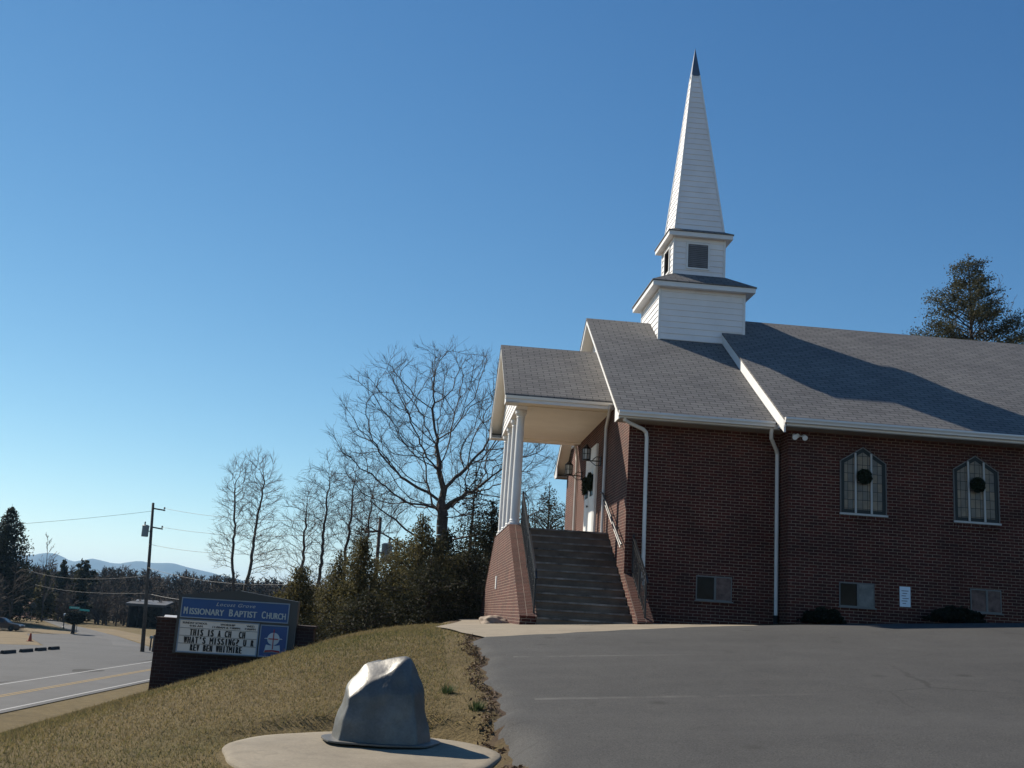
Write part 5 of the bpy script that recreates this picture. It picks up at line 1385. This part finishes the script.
def cone(x, y):
    z = VAL+.03; root = empty('traffic_cone', (x, y, z), 'small orange traffic cone on the dry grass beside the side road', 'traffic cone')
    m = MB(); m.box(x-.24, x+.24, y-.24, y+.24, z, z+.04); m.build('base', M['cone_orange'], root)
    m = MB(); m.lathe([(.18, .04), (.16, .10), (.12, .38), (.085, .62), (.065, .72), (.05, .74)], (x, y, z), 16); m.build('cone', M['cone_orange'], root)
cone(-36.3, 106.5)
M['stop_dark'] = plain('dark_timber', (.035, .032, .03), .9, .25, 5)
for i, (xa, ya, xb, yb) in enumerate(((-31.0, 85.4, -30.85, 87.5), (-30.75, 88.6, -30.6, 90.5), (-30.6, 91.6, -30.45, 93.2), (-30.45, 94.3, -30.3, 96.0))):
    d = Vector((xb-xa, yb-ya, 0)); n_ = Vector((-d.y, d.x, 0)).normalized()*.09; z = VAL+.03
    m = MB(); m.prism([(-.16, 0), (.16, 0), (.13, .2), (.07, .25), (-.07, .25), (-.13, .2)], 0, d.length, 'x')
    ang = math.atan2(d.y, d.x)
    m.v = [tuple(Matrix.Rotation(ang, 3, 'Z') @ Vector(v)+Vector((xa, ya, z))) for v in m.v]
    o = m.build('parking_block', M['stop_dark'], None)
    tag(o, ['leftmost black parking block of the row of four on the paved apron', 'second black parking block from the left on the paved apron', 'third black parking block from the left on the paved apron', 'rightmost black parking block of the row of four on the paved apron'][i], 'parking block', 'parking blocks across the road')
# clipped shrub on a short trunk, street name sign, lamp post
def clipped_shrub(x, y):
    z = VAL; root = empty('clipped_shrub', (x, y, z), 'dark clipped round shrub on a short thick trunk beside the side road', 'shrub')
    n = 3800; d = rng.normal(size=(n, 3)); d /= np.linalg.norm(d, axis=1)[:, None]; r = rng.uniform(.5, 1.03, n)**.5
    P = d*r[:, None]*np.array([1.15, 1.0, .78])+np.array([x, y, z+1.85]); leafy('foliage', P, .10, M['bush_leaf'], rng, root)
    m = MB(); m.tube([(x, y, z-.2), (x, y, z+.7), (x+.03, y, z+1.4)], .24, 9, .16); m.build('stem', M['wood_dark'], root)
clipped_shrub(-39.2, 128.5)
M['sign_green'] = plain('sign_green', (.05, .36, .29), .4, .06, 3, 0, .5)
M['sign_back'] = plain('sign_back', (.13, .13, .13), .5, .1, 3, .3)
M['post_metal'] = plain('post_metal', (.16, .16, .16), .5, .15, 4, .4)
def street_sign(x, y):
    z = VAL; root = empty('street_name_sign', (x, y, z), 'green street name blades on a thin post behind the dark clipped shrub', 'street sign')
    m = MB(); m.tube([(x, y, z-.2), (x, y, z+3.05)], .04, 8); m.build('post', M['post_metal'], root)
    m = MB(); m.box(x-1.15, x+.05, y-.03, y-.01, z+2.78, z+3.02); m.build('name_blade', M['sign_green'], root)
    m = MB(); m.prism([(x+.06, z+2.62), (x+1.2, z+2.56), (x+1.2, z+2.78), (x+.06, z+2.84)], y-.03, y-.01, 'y'); m.build('name_blade', M['sign_green'], root)
    for k, (xx, zz) in enumerate(((-.95, 2.86), (-.7, 2.86), (-.45, 2.86), (-.2, 2.86))):
        m = MB(); m.box(x+xx, x+xx+.16, y-.036, y-.031, z+zz, z+zz+.09); m.build('lettering', M['letter_pale'], root)
street_sign(-39.6, 131)
def diamond_sign(x, y):
    z = VAL; root = empty('road_sign', (x, y, z), 'dark back of a diamond road sign on a post at the side road bend', 'road sign')
    m = MB(); m.tube([(x, y, z-.2), (x, y, z+2.4)], .05, 8); m.build('post', M['post_metal'], root)
    s_ = .62; m = MB(); m.prism([(x, z+2.2-s_), (x+s_, z+2.2), (x, z+2.2+s_), (x-s_, z+2.2)], y+.05, y+.08, 'y'); m.build('plate', M['sign_back'], root)
diamond_sign(-56.6, 165)
def globe_lamp(x, y):
    z = VAL; root = empty('globe_lamp', (x, y, z), 'short black lamp post with a pale round globe left of the clipped shrub', 'lamp')
    m = MB(); m.lathe([(.14, 0), (.14, .15), (.07, .2), (.06, 1.45), (.1, 1.5)], (x, y, z), 10); m.build('post', M['black_iron'], root)
    m = MB(); m.lathe([(.05, -.2), (.16, -.12), (.21, 0), (.16, .13), (.04, .2)], (x, y, z+1.7), 12); m.build('globe', M['lamp_clear'], root)
globe_lamp(-45.2, 144)
def mailbox(x, y):
    z = VAL; root = empty('mailbox', (x, y, z), 'grey mailbox on a wooden post beside the tall roadside pole', 'mailbox')
    m = MB(); m.box(x-.06, x+.06, y-.06, y+.06, z-.3, z+1.1); m.build('post', M['pole_wood'], root)
    m = MB(); m.prism([(-.11+x, 1.1+z), (.11+x, 1.1+z), (.11+x, 1.26+z), (.07+x, 1.34+z), (-.07+x, 1.34+z), (-.11+x, 1.26+z)], y-.26, y+.26, 'y'); m.build('box', M['transformer'], root)
    m = MB(); m.box(x+.112, x+.12, y-.05, y+.0, z+1.2, z+1.42); m.build('flag', M['cone_orange'], root)
mailbox(-24.2, 102.5)
m = MB(); m.tube([(-23.5, 100.6, VAL-.2), (-23.5, 100.6, VAL+1.45)], .09, 8); m.lathe([(.09, 1.45), (.05, 1.52)], (-23.5, 100.6, VAL), 8)
tag(m.build('wooden_post', M['pole_wood'], None), 'short dark wooden post right of the mailbox near the roadside pole', 'post')
def shed(x, y):
    z = VAL-.1; root = empty('shed', (x, y, z), 'dark open shed with a low pitched grey metal roof behind the tall roadside pole', 'shed')
    M['shed_wood'] = plain('shed_wood', (.035, .028, .024), .9, .3, 2); M['shed_roof'] = plain('shed_roof', (.075, .07, .068), .5, .15, 1, .3)
    m = MB(); m.box(x-2.4, x+2.4, y+2.4, y+2.5, z, z+3.3); m.box(x-2.5, x-2.4, y-2.5, y+2.5, z, z+3.1); m.box(x+2.4, x+2.5, y-2.5, y+2.5, z, z+3.1); m.build('wall', M['shed_wood'], root)
    for px_ in (-2.3, 0, 2.3):
        m = MB(); m.box(x+px_-.08, x+px_+.08, y-2.5, y-2.34, z, z+3.3); m.build('post', M['shed_wood'], root)
    m = MB(); m.prism([(y-3.0, z+3.2), (y+2.9, z+4.0), (y+2.9, z+4.12), (y-3.0, z+3.55)], x-2.9, x+2.9); m.build('roof', M['shed_roof'], root)
shed(-40.2, 167)
def far_house(x, y):
    z = VAL; root = empty('outbuilding', (x, y, z), 'low pale outbuilding with a light roof, glimpsed just left of the sign', 'outbuilding')
    M['pale_wall'] = plain('pale_wall', (.4, .38, .36), .8, .1, 1); M['pale_roof'] = plain('pale_roof', (.55, .55, .55), .5, .08, 1)
    m = MB(); m.prism([(y-2, z), (y+2, z), (y+2, z+1.9), (y, z+2.6), (y-2, z+1.9)], x-1.8, x+1.8); m.build('wall', M['pale_wall'], root)
    m = MB(); m.prism([(y-2.3, z+1.86), (y, z+2.68), (y+2.3, z+1.86), (y+2.3, z+1.96), (y, z+2.8), (y-2.3, z+1.96)], x-2.0, x+2.0); m.build('roof', M['pale_roof'], root)
    m = MB(); m.box(x-.5, x+.4, y-2.03, y-1.99, z, z+1.7); m.build('door', M['dark_glass'], root)
far_house(-27.0, 128)
# dry verges: two tawny strips, and a bank of red soil at the bend
M['dry_grass'] = plain('dry_grass', (.145, .103, .048), .95, .25, .5)
flat_poly('verge', [(-25.0, 108.5), (-34.3, 129.5), (-39.8, 140.5), (-44.8, 151), (-41, 152), (-35.5, 141), (-29.5, 129), (-23.2, 112)], .015, M['dry_grass'])
flat_poly('verge', [(-37.2, 110.5), (-42.2, 122.5), (-39.0, 130.4), (-43, 138), (-60, 150), (-75, 130), (-50, 97), (-38.2, 97.8), (-33.4, 100.8)], .012, M['dry_grass'])
def bank_mound(x, y):
    m_ = plain('red_soil', (.12, .062, .045), .95, .3, .5)
    xs = np.linspace(x-4.5, x+4.5, 26); ys = np.linspace(y-4, y+6, 26)
    nz = lambda X, Y: VAL-.15+3.2*np.exp(-((X-x)/2.1)**2-((Y-y-1)/3.2)**2)+.18*np.sin(X*2.1)*np.cos(Y*1.7)*np.exp(-((X-x)/3)**2)
    o = grid_mesh('soil_bank', xs, ys, nz, m_); tag(o, kind='structure')
bank_mound(-61.6, 180)

# ------------------------------------------------------------------ dormant lawn: blades of grass near the camera
def lawn():
    rg = np.random.default_rng(900); n = 520000
    Y = 5.5+(25.5-5.5)*rg.uniform(0, 1, n)**1.5; X = rg.uniform(-11, 1.15, n)
    keep = (X < edge_x(Y)-.02+.1*rg.uniform(-1, .35, n)) & (((X-CX)/1.30)**2+((Y-CY)/1.36)**2 > 1.0) & ~in_poly(X, Y, walk_poly) & (X > -.52*Y-1.2)
    pn = np.array([noise.noise(Vector((a*.9, b*.9, 0))) for a, b in zip(X[::8], Y[::8])]); pn = np.repeat(pn, 8)[:n]
    bare = (X > .45) & (rg.uniform(0, 1, n) < .6); keep &= ~bare
    keep &= ~((pn > .28) & (rg.uniform(0, 1, n) < .75))
    X, Y, pn = X[keep], Y[keep], pn[keep]; n = len(X); Z = ground(X, Y)
    h = rg.uniform(.010, .034, n)*(1-.5*pn)*(1+1.3*(rg.uniform(0, 1, n) < .04))*(1+.012*(Y-8)); w = rg.uniform(.0022, .0048, n)*(1+.07*(Y-6))
    az = rg.uniform(0, 2*math.pi, n); ln = rg.uniform(.3, 1.5, n)*h; dx, dy = np.cos(az), np.sin(az); a2 = az+1.57+rg.normal(0, .5, n)
    b0 = np.stack([X-np.cos(a2)*w, Y-np.sin(a2)*w, Z-.004], 1); b1 = np.stack([X+np.cos(a2)*w, Y+np.sin(a2)*w, Z-.004], 1)
    t = np.stack([X+dx*ln, Y+dy*ln, Z+h], 1)
    V = np.stack([b0, b1, t], 1).reshape(-1, 3); o = np_mesh('lawn_grass', V, np.arange(3*n).reshape(-1, 3), M['blade'])
    tag(o, 'short dormant tan and olive lawn grass on the slope', 'grass', None, 'stuff')
M['blade'] = foliage_mat('grass_blade', [(.15, (.070, .082, .028)), (.36, (.150, .136, .055)), (.55, (.25, .195, .092)), (.74, (.165, .125, .060)), (.92, (.40, .33, .20))], .30, .4)
lawn()
# fallen leaves and crumbs along the pavement edge
def litter():
    rg = np.random.default_rng(901); n = 1500
    Y = rg.uniform(6, 18.5, n); X = edge_x(Y)-.02-np.abs(rg.normal(0, .085, n)); k = ((X-CX)/1.34)**2+((Y-CY)/1.40)**2 > 1; X, Y = X[k], Y[k]; n = len(X); Z = ground(X, Y)+.012+rg.uniform(0, .02, n)
    o = leafy('leaf_litter', np.stack([X, Y, Z], 1), rg.uniform(.012, .035, n), M['litter'], rg); tag(o, 'brown leaf crumbs along the pavement edge', 'leaves', None, 'stuff')
M['litter'] = foliage_mat('leaf_litter', [(.2, (.06, .04, .026)), (.5, (.11, .07, .042)), (.8, (.18, .12, .075))], 3, .1)
litter()
# tufts of lusher grass by the lot
for i, (x, y) in enumerate(((.42, 13.2), (.72, 12.2))):
    rg = np.random.default_rng(950+i); n = 160; az = rg.uniform(0, 6.283, n); r = rg.uniform(0, .09, n)
    X = x+r*np.cos(az); Y = y+r*np.sin(az); Z = ground(X, Y); h = rg.uniform(.05, .13, n); a2 = az+1.57; w = .005
    V = np.stack([np.stack([X-np.cos(a2)*w, Y-np.sin(a2)*w, Z], 1), np.stack([X+np.cos(a2)*w, Y+np.sin(a2)*w, Z], 1), np.stack([X+np.cos(az)*h*.5, Y+np.sin(az)*h*.5, Z+h], 1)], 1).reshape(-1, 3)
    o = np_mesh('grass_tuft', V, np.arange(3*n).reshape(-1, 3), M['tuft'] if 'tuft' in M else M.setdefault('tuft', foliage_mat('green_tuft', [(.2, (.03, .05, .02)), (.8, (.09, .12, .05))], 3, .3)))
    tag(o, ['green grass tuft on the lawn near the pavement edge, up the slope', 'green grass tuft nearest the concrete slab at the pavement edge', 'green grass tuft farthest up the slope near the pavement', 'green grass tuft just behind the concrete slab'][i], 'grass tuft', 'green tufts in the dry lawn')

# ------------------------------------------------------------------ air between here and the mountains
def haze():
    m = bpy.data.materials.new('haze_air'); m.use_nodes = True; nt = m.node_tree
    nt.nodes.remove(nt.nodes['Principled BSDF']); v = nt.nodes.new('ShaderNodeVolumePrincipled')
    v.inputs['Color'].default_value = (.36, .66, 1.0, 1); v.inputs['Density'].default_value = HAZE; v.inputs['Anisotropy'].default_value = .2
    nt.links.new(v.outputs[0], nt.nodes['Material Output'].inputs['Volume'])
    b = MB(); b.box(-9600, 9600, -1200, 12600, VAL-4, 275); o = b.build('haze', m, None, uv=False); tag(o, kind='stuff')
HAZE = .85e-4
haze()
